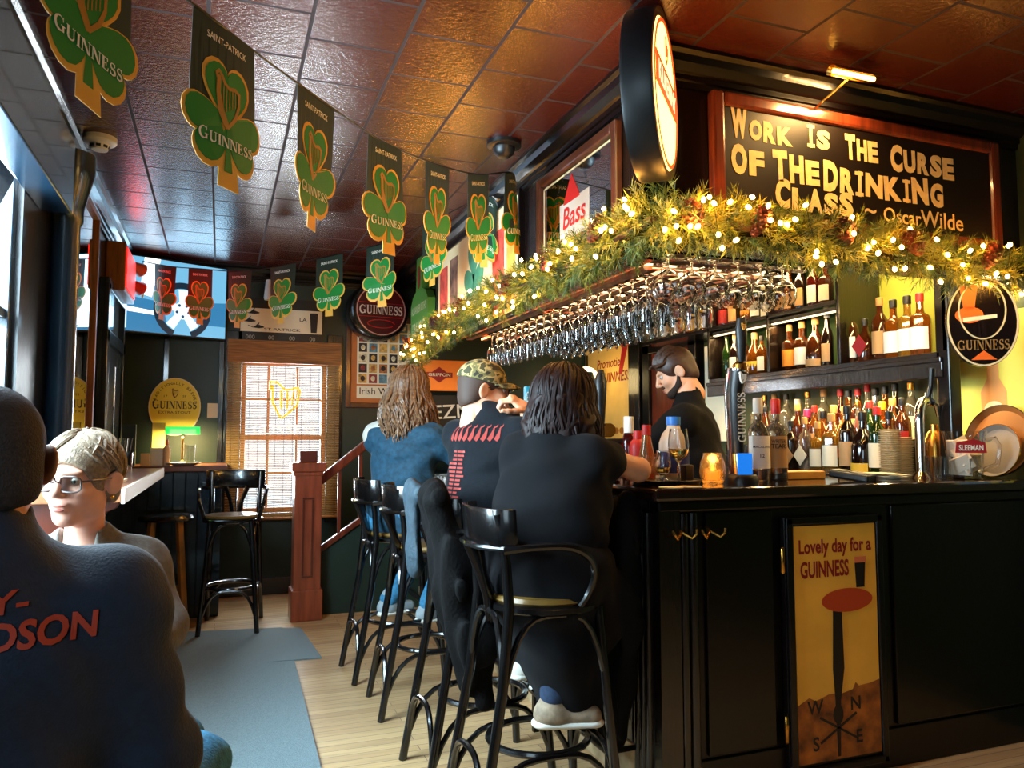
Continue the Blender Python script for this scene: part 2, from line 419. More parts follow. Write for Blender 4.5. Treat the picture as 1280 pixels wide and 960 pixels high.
def thin_glass():
    m = bpy.data.materials.new('thin_clear_glass'); m.use_nodes = True; nt = m.node_tree
    for n in list(nt.nodes): nt.nodes.remove(n)
    o = nt.nodes.new('ShaderNodeOutputMaterial'); t = nt.nodes.new('ShaderNodeBsdfTransparent'); g = nt.nodes.new('ShaderNodeBsdfGlossy'); g.inputs['Roughness'].default_value = .04
    lw = nt.nodes.new('ShaderNodeLayerWeight'); lw.inputs['Blend'].default_value = .22; mx = nt.nodes.new('ShaderNodeMixShader'); t.inputs[0].default_value = (.93, .93, .91, 1)
    nt.links.new(lw.outputs['Facing'], mx.inputs[0]); nt.links.new(t.outputs[0], mx.inputs[1]); nt.links.new(g.outputs[0], mx.inputs[2]); nt.links.new(mx.outputs[0], o.inputs[0]); return m
M_thin = thin_glass()

struct(MB().span((XL-.1, YF-.1, -.06), (XR+.1, YB+.1, 0)).build('floor', floor_mat()))
struct(MB().span((XL-.1, YF-.1, ZC), (XR+.1, YB+.1, ZC+.06)).build('ceiling', ceiling_mat()))
w = MB()   # side wall with its window opening
WY0, WY1, WZ0, WZ1 = 1.9, 3.45, .86, 2.40
w.span((XL-.12, YF, 0), (XL, -.9, ZC)); w.span((XL-.12, .7, 0), (XL, WY0, ZC)); w.span((XL-.12, -.9, 0), (XL, .7, WZ0)); w.span((XL-.12, -.9, WZ1), (XL, .7, ZC)); w.span((XL-.12, WY1, 0), (XL, YB, ZC)); w.span((XL-.12, WY0, 0), (XL, WY1, WZ0)); w.span((XL-.12, WY0, WZ1), (XL, WY1, ZC))
struct(w.build('wall_left', M_black))
BWX0, BWX1, BWZ0, BWZ1 = .16, .86, .68, 1.96
w = MB()
w.span((XL, YB, 0), (BWX0, YB+.12, ZC)); w.span((BWX1, YB, 0), (XR, YB+.12, ZC)); w.span((BWX0, YB, 0), (BWX1, YB+.12, BWZ0)); w.span((BWX0, YB, BWZ1), (BWX1, YB+.12, ZC))
struct(w.build('wall_back', M_green))
struct(MB().span((XR, YF, 0), (XR+.12, YB, ZC)).build('wall_right', mat('olive_green_wall', '#343a1a', .5, noise=(3, .2))))
struct(MB().span((XL, YF-.12, 0), (XR, YF, ZC)).build('wall_front', M_black))

# side window
t = MB().span((XL-.10, WY0, WZ0), (XL-.02, WY0+.06, WZ1)).span((XL-.10, WY1-.06, WZ0), (XL-.02, WY1, WZ1)).span((XL-.10, WY0, WZ0), (XL-.02, WY1, WZ0+.06)).span((XL-.10, WY0, WZ1-.06), (XL-.02, WY1, WZ1)).span((XL-.09, WY0, 1.75), (XL-.03, WY1, 1.79)).span((XL-.09, 2.65, WZ0), (XL-.03, 2.70, WZ1))
win = struct(t.build('window_1', M_blue, bevel=.004))
MB().span((XL-.065, WY0+.05, WZ0+.05), (XL-.06, WY1-.05, WZ1-.05)).build('pane', M_pane, win)
MB().span((XL-.02, WY0-.06, WZ0-.05), (XL+.06, WY1+.04, WZ0-.01)).build('window_sill', M_blue, win, bevel=.004)
t = MB().span((XL-.10, -.9, WZ0), (XL-.02, -.84, WZ1)).span((XL-.10, .64, WZ0), (XL-.02, .7, WZ1)).span((XL-.10, -.9, WZ0), (XL-.02, .7, WZ0+.06)).span((XL-.10, -.9, WZ1-.06), (XL-.02, .7, WZ1))
win3 = struct(t.build('window_3', M_blue, bevel=.004))
MB().span((XL-.065, -.85, WZ0+.05), (XL-.06, .65, WZ1-.05)).build('pane', M_pane, win3)
MB().span((XL, WY0-.1, 2.27), (XL+.12, WY1+.3, 2.59)).build('window_valance', M_blue, win, bevel=.006)
# back window: two sashes of three panes' width, brown glazing bars
t = MB()
for x in (BWX0, BWX1-.04): t.span((x, YB+.02, BWZ0), (x+.04, YB+.09, BWZ1))
for z in (BWZ0, BWZ1-.04): t.span((BWX0, YB+.02, z), (BWX1, YB+.09, z+.04))
win2 = struct(t.build('window_2', M_wood, bevel=.003))
MB().span((BWX0, YB+.03, 1.285), (BWX1, YB+.08, 1.33)).build('meeting_rail', M_wood, win2)
t = MB()
for x in (.383, .617): t.span((x-.009, YB+.045, BWZ0), (x+.009, YB+.065, BWZ1))
t.span((BWX0, YB+.045, 1.62), (BWX1, YB+.065, 1.638)).span((BWX0, YB+.045, 1.0), (BWX1, YB+.065, 1.018))
t.build('glazing_bars', M_wood, win2)
MB().span((BWX0+.03, YB+.052, BWZ0+.03), (BWX1-.03, YB+.056, BWZ1-.03)).build('pane', M_pane, win2)
t = MB().span((BWX0-.13, YB-.03, BWZ0-.1), (BWX0-.0, YB-.001, 2.2)).span((BWX1, YB-.03, BWZ0-.1), (BWX1+.13, YB-.001, 2.2)).span((BWX0-.13, YB-.05, BWZ0-.05), (BWX1+.13, YB-.001, BWZ0-.0))
t.build('casing', M_bark, win2, bevel=.004)

# mouldings
def crown(name, a, b, n, m=M_black, s=1.):
    """stepped crown moulding along a-b against the ceiling, n = direction into the room"""
    a, b, n = Vector(a), Vector(b), Vector(n); pr = [(0, 0), (.085, 0), (.085, -.016), (.068, -.026), (.058, -.05), (.034, -.074), (.022, -.08), (.022, -.1), (.012, -.104), (.012, -.125), (0, -.125)]
    vs = []; k = len(pr)
    for p in (a, b): vs += [p+n*(x*s)+Vector((0, 0, z*s)) for x, z in pr]
    fs = [(i, (i+1) % k, (i+1) % k+k, i+k) for i in range(k)]+[tuple(range(k)), tuple(range(2*k-1, k-1, -1))]
    return struct(MB().add(vs, fs).build(name, m))
crown('trim_1', (XL, YF, ZC), (XL, YB, ZC), (1, 0, 0), M_blue)
crown('trim_2', (XL, YB, ZC), (BX, YB, ZC), (0, -1, 0))
crown('trim_3', (BX, BY-.085, ZC), (BX, YB, ZC), (-1, 0, 0))
crown('trim_4', (BX-.085, BY, ZC), (XR, BY, ZC), (0, -1, 0))
struct(MB().span((XL, YF, 0), (XL+.02, YB, .14)).build('baseboard_left', M_bark, bevel=.004))
struct(MB().span((XL, YB-.02, 0), (XR, YB, .14)).build('baseboard_back', M_bark, bevel=.004))
# soffit over the bar
SZ = 2.06
struct(MB().span((BX, BY, SZ), (XR, BY+.12, ZC)).span((BX, BY, SZ), (BX+.12, 6.3, ZC)).build('trim_5', M_bark))
struct(MB().span((BX+.12, BY+.12, SZ+.3), (XR, 6.3, SZ+.34)).build('trim_6', mat('soffit_underside', '#2a0f0a', .5)))
t = MB().span((BX-.02, BY-.02, SZ-.04), (XR, BY+.14, SZ)).span((BX-.02, BY-.02, SZ-.04), (BX+.14, 6.3, SZ))
struct(t.build('trim_7', M_bark, bevel=.006))
# vertical boards on the back-left wall and the corner posts
for i, x in enumerate((-.42, .0)):
    struct(MB().span((x-.02, YB-.03, .14), (x+.02, YB, 2.62)).build('trim_%d' % (8+i), M_bark, bevel=.004))
struct(MB().lathe([(0, 0), (.075, 0), (.075, .2), (.06, .22), (.06, 2.28), (.072, 2.30), (.072, 2.36), (.085, 2.42), (.10, 2.48), (.115, 2.54), (.115, 2.62), (0, 2.62)], 20, (XL+.05, 4.02, 0)).build('trim_10', M_blue, smooth=True))
# closed dark blue door in the side wall with a glazed transom
d = struct(MB().span((XL, 5.55, 0), (XL+.04, 6.35, 1.92)).build('door_1', M_blue, bevel=.004))
t = MB()
for y0, y1 in ((5.63, 5.92), (5.98, 6.27)):
    for z0, z1 in ((.2, .85), (.98, 1.8)): t.span((XL+.04, y0, z0), (XL+.052, y1, z1))
t.build('door_panels', M_blue, d, bevel=.006)
MB().span((XL+.04, 5.93, 1.52), (XL+.05, 5.975, 1.66)).build('beige_plate', mat('beige_metal', '#d8b878', .35, metal=.6), d)  # small beige rectangle raised between the upper door panels
MB().span((XL, 5.47, 0), (XL+.06, 5.55, 2.3)).span((XL, 6.35, 0), (XL+.06, 6.43, 2.3)).span((XL, 5.47, 1.92), (XL+.06, 6.43, 2.0)).span((XL, 5.47, 2.26), (XL+.06, 6.43, 2.33)).build('door_frame', M_blue, d, bevel=.004)
MB().span((XL, 5.55, 2.0), (XL+.02, 6.35, 2.26)).build('transom_pane', mat('transom_glass', '#9fb7bf', .05, metal=.7), d)
# staircase rising to the right behind the railing
st = MB()
for i in range(7): st.span((.78+i*.24, 5.98, 0), (.78+(i+1)*.24, 6.75, .19*(i+1)))
struct(st.build('trim_11', M_bark))
pr = [(.66, 0), (2.7, 0), (2.7, 1.88), (.66, .455)]
struct(MB().prism([(x, min(z, 1.9)) for x, z in pr], 5.93, 5.97).build('trim_12', M_green))

# ---------------------------------------------------------------- the bar
BZ = 1.12
bar = thing('bar_counter', 'long L-shaped black panelled bar with a glossy counter top', 'bar', (BX, BY, 0))
L = lambda *p: tuple(p)
W2 = XR-BX; BL = 6.2-BY
t = MB().span((0, 0, .14), (W2-.01, .04, 1.06)).span((0, 0, .14), (.04, BL, 1.06)).span((.04, .45, .14), (W2-.01, .49, 1.06))
t.span((.45, .49, .14), (.49, BL, 1.06)); t.build('carcass', M_black, bar)
def topmat():
    return mat('bar_top_varnish', '#1b0d08', .09, coat=.6, noise=(7, .35))
t = MB().span((-.06, -.05, 1.075), (W2-.01, .56, BZ)).span((-.06, .56, 1.075), (.52, BL, BZ))
t.build('counter_top', topmat(), bar, bevel=.012)
MB().span((-.035, -.03, 1.035), (W2-.01, .04, 1.075)).span((-.035, .04, 1.035), (.04, BL, 1.075)).build('nosing', M_black, bar, bevel=.008)
t = MB()      # tongue-and-groove boards on the long side
n = 44; bw = (BL-.22)/n
for i in range(n): t.span((-.022, .2+i*bw+.004, .15), (.001, .2+(i+1)*bw-.004, 1.04))
t.build('side_boards', mat('black_boards', '#0e0c0b', .2, coat=.5, noise=(9, .5), bump=(14, .3), stretch=(1, 4, .5)), bar, bevel=.004)
MB().span((-.03, .16, 0), (.02, BL, .16)).build('side_skirting', mat('worn_skirting', '#9a7a52', .5, noise=(9, .5, '#c9ad86')), bar, bevel=.003)
MB().span((-.012, -.012, 0), (W2-.01, .05, .15)).build('front_skirting', M_black, bar, bevel=.004)
t = MB()      # corner pilaster: three reeds between square posts
t.span((-.035, -.03, 0), (.05, .03, 1.04)).span((-.035, .03, 0), (.03, .16, 1.04))
for x in (.075, .115): t.lathe([(0, .05), (.02, .05), (.02, 1.03), (0, 1.03)], 14, (x, -.008, 0))
for y in (.05, .09, .13): t.lathe([(0, .05), (.016, .05), (.016, 1.03), (0, 1.03)], 12, (-.036, y, 0))
t.build('corner_pilaster', M_bark, bar, smooth=True)
for a, b in ((.17, .47), (1.06, 1.84)): MB().span((a, -.014, .16), (b, .002, 1.03)).build('front_panel', M_black, bar, bevel=.006)
# cupboard door with brass hinges in the bar front
DX0, DX1, DZ0, DZ1 = .51, .98, .04, 1.0
dr = MB().span((DX0, -.03, DZ0), (DX1, .001, DZ1)).build('door', M_black, bar, bevel=.005)
t = MB()
for a, b in (((DX0, DZ0), (DX0+.03, DZ1)), ((DX1-.03, DZ0), (DX1, DZ1)), ((DX0, DZ1-.03), (DX1, DZ1)), ((DX0, DZ0), (DX1, DZ0+.03))): t.span((a[0], -.045, a[1]), (b[0], -.028, b[1]))
t.build('moulding', M_black, dr, bevel=.006)
for z in (.22, .84):
    MB().lathe([(0, -.05), (.004, -.05), (.009, -.044), (.009, .044), (.004, .05), (0, .05)], 10, (DX0-.012, -.03, z)).build('hinge', M_brass, dr, smooth=True)
def hook(x):
    t = MB().lathe([(0, -.022), (.02, -.02), (.022, -.004), (0, 0)], 12, (x, .0, .975), axis=(0, -1, 0))
    t.tube([(x, -.01, .98), (x, -.04, .965), (x+.03, -.06, .945), (x+.045, -.065, .96), (x+.05, -.06, .975)], .005, 6)
    t.tube([(x, -.01, .98), (x, -.04, .965), (x-.03, -.06, .945), (x-.045, -.065, .96), (x-.05, -.06, .975)], .005, 6)
    t.build('coat_hook', M_brass, bar, smooth=True)
hook(.05); hook(.17)
t = MB().tube([(-.15, .12, .17), (-.15, BL-.1, .17)], .019, 10)
for i in range(6):
    y = .14+i*.7; t.tube([(-.15, y, .17), (-.02, y, .17), (-.02, y, .3)], .012, 8); t.span((-.165, y-.012, 0), (-.14, y+.012, .17))
t.build('foot_rail', M_steel, bar, smooth=True)

# poster on the cupboard door
px = thing('poster', 'yellow beer poster with red lettering and a pint, on the bar front door', 'poster', (BX, BY-.031, 0))
PX0, PX1, PZ0, PZ1 = .545, .945, .085, .965
M_py = mat('poster_yellow', '#f2ae3c', .5, noise=(4, .12))
MB().prism(rect(PX0, PZ0, PX1, PZ1), -.006, 0).build('sheet', M_py, px)
pcx = (PX0+PX1)/2
MB().textw('Lovely day for a', pcx, PZ1-.078, .355, .05, -.0075, .028).build('lettering', M_crimson, px); MB().textw('GUINNESS', pcx-.055, PZ1-.165, .235, .058, -.0075, .03).build('lettering', M_crimson, px)
t = MB().prism([(PX0, PZ0), (PX1, PZ0), (PX1, .36), (.9, .35), (.84, .345), (.825, .36), (.81, .335), (.76, .325), (.7, .33), (.63, .31), (.6, .325), (PX0, .3)], -.0075, -.006)
t.build('stone_wall_print', mat('stone_print', '#7a3f1a', .6, noise=(14, .6, '#c06a22')), px)
M_dk = mat('dark_print', '#160b08', .5)
t = MB(); cxm, czm = .735, .2     # weather vane with a tall post
t.prism([(cxm-.006, PZ0+.01), (cxm+.006, PZ0+.01), (cxm+.014, .3), (cxm+.035, .42), (cxm+.03, .65), (cxm-.012, .65), (cxm-.02, .42), (cxm-.012, .3)], -.0088, -.0075)
for a in (28, -28): 
    for q in stroke([(cxm-.1*math.cos(math.radians(a)), czm-.1*math.sin(math.radians(a))), (cxm+.1*math.cos(math.radians(a)), czm+.1*math.sin(math.radians(a)))], .009): t.prism(q, -.009, -.0075)
t.prism(arc(cxm, .25, .024, .036, 0, 360, 18)[:-1], -.0095, -.0075)
for c, x, z in (('W', -.11, .065), ('N', .085, .06), ('S', -.11, -.07), ('E', .1, -.065)): t.text(c, cxm+x, czm+z, .07, -.0095, .02)
t.build('weather_vane_print', M_dk, px)
t = MB().prism(arc(.795, .675, .125, .045, 0, 360, 30)[:-1], -.009, -.0075)
t.build('red_board_print', mat('vermilion_print', '#c0421a', .5), px)
t = MB().prism([(.842, .72), (.882, .72), (.89, .83), (.836, .83)], -.009, -.0075); pt = t.build('pint_print', M_dk, px)
MB().prism([(.8355, .815), (.8905, .815), (.892, .838), (.834, .838)], -.0105, -.009).build('froth', mat('froth_print', '#e0764a', .6), pt)

# ---------------------------------------------------------------- bottle shelves behind the bar
sh = thing('shelf_unit', 'black wooden bottle shelving with green back on the wall behind the bar', 'shelves', (3.1, 0, 0))
SD = XR-3.1
Z1, Z2, Z3 = 1.70, 2.05, 2.36
YA, YBk, YC, YD, YE = 2.62, 3.24, 3.81, 4.42, 5.3
t = MB()
t.span((0, YA, Z1-.03), (SD, YD, Z1)); t.build('shelf', M_bark, sh, bevel=.003)
MB().span((-.01, YA-.02, Z1-.12), (.02, YD+.01, Z1-.03)).span((-.02, YA-.02, Z1-.05), (.02, YD+.01, Z1-.025)).build('cornice', M_bark, sh, bevel=.004)
MB().span((0, YBk, Z2-.025), (SD, YE, Z2)).build('shelf', M_bark, sh, bevel=.003)
MB().span((0, YA, Z3), (SD, YE, Z3+.03)).build('top_board', M_bark, sh, bevel=.003)
for y in (YA-.03, YBk, YC, YD): MB().span((0, y-.012, Z1), (SD, y+.012, Z3)).build('divider', M_bark, sh, bevel=.003)
MB().span((SD-.01, YA, Z1), (SD-.002, YBk, Z3)).build('back_panel', mat('lime_back_panel', '#9a9a3a', .5, noise=(3, .15)), sh)
MB().span((SD-.01, YBk, Z1), (SD-.002, YD, Z3)).build('back_panel', mat('green_back_panel', '#2c4a1c', .5, noise=(3, .2)), sh)
MB().span((-.0, YA-.05, 1.12), (.07, YA+.02, Z3)).build('end_post', M_black, sh, bevel=.006)
# low back counter with stepped tiers
bc = thing('bottle_counter', 'stepped dark back counter carrying the rows of bottles', 'counter', (2.95, 0, 0))
CD = XR-2.95
MB().span((0, 3.02, 0), (CD-.01, 4.5, 1.08)).build('cupboard', M_bark, bc, bevel=.004)
MB().span((-.02, 3.0, 1.08), (CD-.01, 4.52, 1.12)).build('worktop', M_bark, bc, bevel=.004)
MB().span((.17, 2.84, 1.121), (CD-.01, 4.45, 1.19)).build('step', M_bark, bc, bevel=.003)
MB().span((.30, 2.84, 1.19), (CD-.01, 4.45, 1.26)).build('step', M_bark, bc, bevel=.003)
def strip(name, label, p, q, power, col, direction, w=.05):
    """slim strip lamp: housing, diffuser and its own light"""
    p, q = Vector(p), Vector(q); c = (p+q)/2; ln = (q-p).length; d = Vector(direction).normalized()
    o = thing(name, label, 'lamp', c)
    MB().bar(p-c, q-c, .03, .02).build('housing', M_blk, o)
    MB().bar(p-c+d*.013, q-c+d*.013, .02, .006).build('diffuser', mat(name+'_glow', '#ffffff', emis=('#ffd890', 3.)), o)
    l = bpy.data.lights.new(name+'_light', 'AREA'); l.shape = 'RECTANGLE'; l.size = ln; l.size_y = w; l.energy = power; l.color = col
    k = bpy.data.objects.new(name+'_light', l); COL.objects.link(k); k.parent = o; k.location = d*.03
    z = d; x = (q-p).normalized(); y = (-z).cross(x)
    k.rotation_euler = Matrix((x, y, -z)).transposed().to_euler()
    return o
WARM = (1.0, .66, .28)
strip('strip_light', 'strip lamp under the upper shelf of the bottle shelving, near end', (3.13, YA+.03, Z3-.02), (3.13, YBk-.03, Z3-.02), 8, (1, .74, .3), (.25, 0, -1))
strip('strip_light', 'long strip lamp under the top board of the bottle shelving', (3.13, YBk+.03, Z3-.02), (3.13, YD-.03, Z3-.02), 9, WARM, (.2, 0, -1))
strip('strip_light', 'strip lamp under the middle shelf lighting the second bottle row', (3.13, YBk+.03, Z2-.045), (3.13, YD-.03, Z2-.045), 10, WARM, (.2, 0, -1))
strip('strip_light', 'strip lamp below the shelving lighting the crowded back counter', (3.14, YA+.03, Z1-.075), (3.14, YD-.03, Z1-.075), 34, WARM, (-.15, 0, -1))

strip('strip_light', 'added fill strip hidden behind the soffit edge along the bar over the glass rack', (BX+.15, 2.62, 2.10), (BX+.15, 5.6, 2.10), 55, WARM, (.45, 0, -1))  # added lamp, kept out of sight by the trim, brightens the hanging glasses
strip('strip_light', 'added fill strip hidden behind the front soffit edge over the bar end', (BX+.2, BY+.165, 2.10), (XR-.2, BY+.165, 2.10), 18, WARM, (0, .45, -1))  # second added lamp, unseen behind the trim, fills the bar and bartender
wl = thing('globe_lamp', 'glowing white globe lamp on a stem behind the tap handles', 'lamp', (3.10, 6.3, 1.23))
MB().lathe([(0, -1.23), (.07, -1.23), (.02, -1.2), (.012, .5), (0, .5)], 14).build('stem', M_brass, wl, smooth=True)
MB().sph((0, 0, .60), .12, 20, 12).build('globe', mat('globe_glow', '#fff2d0', .4, emis=('#ffdf9a', 5.)), wl, smooth=True)
# far part of the back bar: lit poster in a black frame, doorway, door
fp = thing('lit_wall_poster', 'glowing yellow wall poster in a black frame behind the beer taps', 'poster', (XR-.02, 6.39, 1.62), -PI/2)
MB().prism(rect(-.42, -.62, .43, .52), -.006, 0).build('sheet', mat('warm_poster', '#f0c268', .6, noise=(3, .15)), fp)
t = MB()
for a, b, c, e in ((-.44, -.7, -.42, .6), (.43, -.7, .62, .6), (-.44, .52, .62, .6), (-.44, -.7, .62, -.62)): t.span((a, -.04, b), (c, 0, e))
t.build('picture_frame', M_bark, fp, bevel=.006)
MB().text('Promotie', .0, .34, .12, -.008, .01, shear=.2).build('lettering', M_crimson, fp); MB().text('our GUINNESS', .0, .2, .13, -.008, .012, shear=.2).build('lettering', M_crimson, fp)
MB().prism([(.28, .52), (.38, .52), (.26, .26), (.2, .26)], -.009, -.006).build('red_stripe', M_red, fp)
t = MB()
for i in range(9): t.prism(arc(.05+.1*(i % 4), -.25-.11*(i//4), .045, .03, 0, 360, 10)[:-1], -.008, -.006)
t.build('sketch_print', mat('sepia_print', '#b06a1e', .6), fp)
d2 = struct(MB().span((XR-.05, 5.0, 0), (XR, 5.58, 2.0)).build('door_2', M_wood, bevel=.005))
MB().span((XR-.08, 4.90, 0), (XR, 5.0, 2.08)).span((XR-.08, 5.58, 0), (XR, 5.68, 2.08)).span((XR-.08, 4.9, 2.0), (XR, 5.68, 2.08)).build('door_frame', M_black, d2, bevel=.005)
nt_ = tag(MB().span((3.36, 4.56, 1.28), (3.395, 4.84, 1.98)).build('paper_notice', M_paper), 'cream paper notice on the wall between the door and the bottle shelving', 'notice')

# ---------------------------------------------------------------- bar stools
M_stool = mat('black_lacquer', '#0c0a0a', .22, coat=.5, noise=(12, .4))
M_pad = mat('ochre_vinyl', '#6a4e20', .35, noise=(9, .2))
def make_stool(label, group):
    t = thing('bar_stool', label, 'bar stool', (0, 0, 0), 0, group)
    MB().lathe([(0, .728), (.19, .728), (.2, .735), (.2, .75), (.19, .757), (0, .757)], 28).build('seat', M_stool, t, smooth=True)
    MB().lathe([(0, .757), (.18, .757), (.188, .765), (.18, .778), (.1, .783), (0, .784)], 28).build('seat_pad', M_pad, t, smooth=True)
    fl = lambda s: [(.145, s*.13, .74), (.165, s*.15, .45), (.2, s*.185, 0)]
    rl = lambda s: [(-.225, s*.165, 1.06), (-.195, s*.16, .9), (-.185, s*.16, .76), (-.21, s*.165, .5), (-.30, s*.185, 0)]
    for s in (-1, 1):
        MB().tube(fl(s), .0165, 10).build('leg', M_stool, t, smooth=True)
        MB().tube(rl(s), [.015, .016, .0175, .0175, .0165], 10).build('leg', M_stool, t, smooth=True)
    # broad curved top rail
    m = MB(); n = 16; vs = []
    for i in range(n+1):
        a = -1+2*i/n; y = a*.2; x = -.235-.05*(1-a*a)+.03
        if abs(a) > .85: x += (abs(a)-.85)*.25
        for (dx, z) in ((0, .955), (-.012, .955), (-.022, 1.075), (-.008, 1.075)): vs.append((x+dx, y, z))
    fs = []
    for i in range(n):
        for k in range(4): fs.append((i*4+k, i*4+(k+1) % 4, i*4+4+(k+1) % 4, i*4+4+k))
    fs += [(3, 2, 1, 0), (n*4, n*4+1, n*4+2, n*4+3)]
    m.add(vs, fs).build('back_rail', M_stool, t, smooth=True, bevel=.003)
    m = MB().tube([(-.2, -.19, .95), (-.262, -.1, .95), (-.275, 0, .95), (-.262, .1, .95), (-.2, .19, .95)], .011, 8)
    m.build('rail_bead', M_stool, t, smooth=True)
    for a in (-1, 0, 1):      # fanned splats meeting above the seat
        MB().tube([(-.265+abs(a)*.012, a*.075, .95), (-.225, a*.04, .86), (-.195, a*.022, .77), (-.19, a*.014, .69)], [.016, .014, .016, .013], 8, sx=.35, sy=1.3).build('splat', M_stool, t, smooth=True)
    for s in (-1, 1):
        MB().tube(catmull([Vector(q) for q in [(-.215, s*.19, .945), (-.12, s*.215, .955), (.0, s*.22, .95), (.07, s*.215, .915), (.095, s*.205, .86), (.08, s*.185, .79), (.05, s*.175, .745)]], 5), .0125, 8).build('arm', M_stool, t, smooth=True)
    rg = [(.17*math.cos(a)-.02, .165*math.sin(a), .29) for a in [2*PI*i/28 for i in range(28)]]
    MB().tube(rg, .0125, 8, closed=True).build('foot_ring', M_stool, t, smooth=True)
    def arch(p, q, z0, z1, nm, inner=.0):
        p, q = Vector(p), Vector(q); pts = []
        for i in range(13):
            u = i/12; z = z0+(z1-z0)*(1-abs(2*u-1)**3.2); e = (math.copysign(abs(2*u-1)**.8, 2*u-1)+1)/2
            c = p.lerp(q, e); pts.append((c.x*(1-inner*(1-abs(2*u-1))), c.y*(1-inner*(1-abs(2*u-1))), z))
        MB().tube(pts, .011, 8).build(nm, M_stool, t, smooth=True)
    F = lambda s, z: Vector((.145+.055*(1-z/.74), s*(.13+.055*(1-z/.74)), z)); R_ = lambda s, z: Vector((-.30+.11*min(1, z/.6), s*(.185-.022*z/.7), z))
    for p, q in ((F(1, .12), F(-1, .12)), (R_(1, .12), R_(-1, .12)), (F(1, .12), R_(1, .12)), (F(-1, .12), R_(-1, .12))): arch(p, q, .1, .285, 'arch_brace', .05)
    for p, q in ((F(1, .5), R_(1, .5)), (F(-1, .5), R_(-1, .5)), (F(1, .5), F(-1, .5)), (R_(1, .5), R_(-1, .5))): arch(p, q, .5, .725, 'seat_brace', .05)
    return t
stool = make_stool('black bentwood bar stool under the woman in black at the bar corner', 'bar stools along the bar')
stool.location = (1.06, 2.50, 0)
SY = [2.50, 3.0, 3.80, 4.40]
dup(stool, (1.03, SY[1], 0), .02, 'black bentwood bar stool under the man in the camouflage cap, jackets over its back')
dup(stool, (1.03, SY[2], 0), -.03, 'empty black bentwood bar stool between the capped man and the long-haired drinker')
dup(stool, (.99, SY[3], 0), .04, 'black bentwood bar stool under the person with long brown hair')
dup(stool, (.10, 5.72, 0), -PI/2-.1, 'black bentwood bar stool with ochre seat standing alone before the blind window', 'stools away from the bar')
# backless wooden stool by the dark counter
ws = thing('wooden_stool', 'low backless stool with pale wooden legs beside the wall ledge', 'stool', (-.33, 5.85, 0))
MB().lathe([(0, .74), (.17, .74), (.18, .755), (.17, .775), (0, .778)], 24).build('seat', M_stool, ws, smooth=True)
for a in range(4):
    c, s_ = math.cos(PI/4+a*PI/2), math.sin(PI/4+a*PI/2)
    MB().bar((.12*c, .12*s_, .74), (.19*c, .19*s_, 0), .034, .03).build('leg', mat('pale_oak', '#a9793f', .5, noise=(9, .3)), ws, bevel=.003)
for a in range(4):
    c, s_ = math.cos(PI/4+a*PI/2), math.sin(PI/4+a*PI/2); c2, s2 = math.cos(PI/4+(a+1)*PI/2), math.sin(PI/4+(a+1)*PI/2); r = .162
    MB().bar((r*c, r*s_, .26+.05*(a % 2)), (r*c2, r*s2, .26+.05*(a % 2)), .02, .024).build('rung', mat('pale_oak', '#a9793f'), ws)

# stair railing with its red-brown newel post
sr = thing('stair_railing', 'red-brown newel post and dark handrail at the foot of the stairs', 'railing', (.61, 5.86, 0))
M_newel = mat('newel_mahogany', '#8a3d22', .32, coat=.3, noise=(5, .3), stretch=(6, 6, .7))
nw = MB().span((-.095, -.095, .2), (.095, .095, 1.06)).build('newel_post', M_newel, sr, bevel=.004)
MB().span((-.11, -.11, 0), (.11, .11, .22)).build('newel_base', M_newel, nw, bevel=.008)
MB().span((-.12, -.12, 1.06), (.12, .12, 1.125)).span((-.105, -.105, 1.03), (.105, .105, 1.06)).build('newel_cap', M_newel, nw, bevel=.006)
MB().span((-.062, -.062, 1.125), (.062, .062, 1.21)).build('newel_block', mat('newel_dark', '#5a2414', .3, coat=.3), nw, bevel=.006)
t = MB()
for a, b in (((-.04, .32), (-.025, .86)), ((.025, .32), (.04, .86)), ((-.04, .86), (.04, .875)), ((-.04, .305), (.04, .32))): t.span((a[0], -.101, a[1]), (b[0], -.094, b[1]))
t.build('panel_moulding', mat('newel_dark', '#5a2414'), nw, bevel=.002)
MB().bar((.09, .05, .98), (.80, .05, .98+.71*.8), .05, .065).build('handrail', M_wood, sr, bevel=.01)
MB().bar((.09, .06, .47), (.80, .06, .47+.71*.7), .05, .04).build('lower_rail', M_wood, sr, bevel=.004)
for i in range(4):
    x = .24+i*.155; MB().bar((x, .055, .49+(x-.09)*.7), (x, .055, .96+(x-.09)*.8), .024, .024).build('baluster', M_wood, sr)

# dark counter in the back corner, wooden ledge on the side wall
k = thing('corner_counter', 'dark boarded high counter in the back corner under the oval sign', 'counter', (-.36, 6.42, 0))
t = MB()
for i in range(9): t.span((-.36+i*.083+.003, -.30, .02), (-.36+(i+1)*.083-.003, -.27, 1.06))
t.build('boarded_front', M_blue, k, bevel=.003)
MB().span((-.37, -.27, 0), (.38, .40, 1.05)).build('body', M_blue, k)
MB().span((-.375, -.36, 1.06), (.42, .41, 1.10)).build('worktop', mat('worn_table_wood', '#6a3a22', .35, noise=(6, .3)), k, bevel=.006)
lg = thing('wall_ledge', 'long wooden drinks ledge with pale front edge on the side wall', 'ledge', (XL, 4.3, 0))
MB().span((.005, -1.05, 1.06), (.40, 1.15, 1.11)).build('board', mat('ledge_wood', '#8d5636', .3, coat=.2, noise=(5, .3), stretch=(6, .8, 6)), lg, bevel=.004)
MB().span((.40, -1.05, 1.055), (.412, 1.15, 1.112)).build('edge_strip', mat('pale_edge', '#cfc0ac', .4), lg)
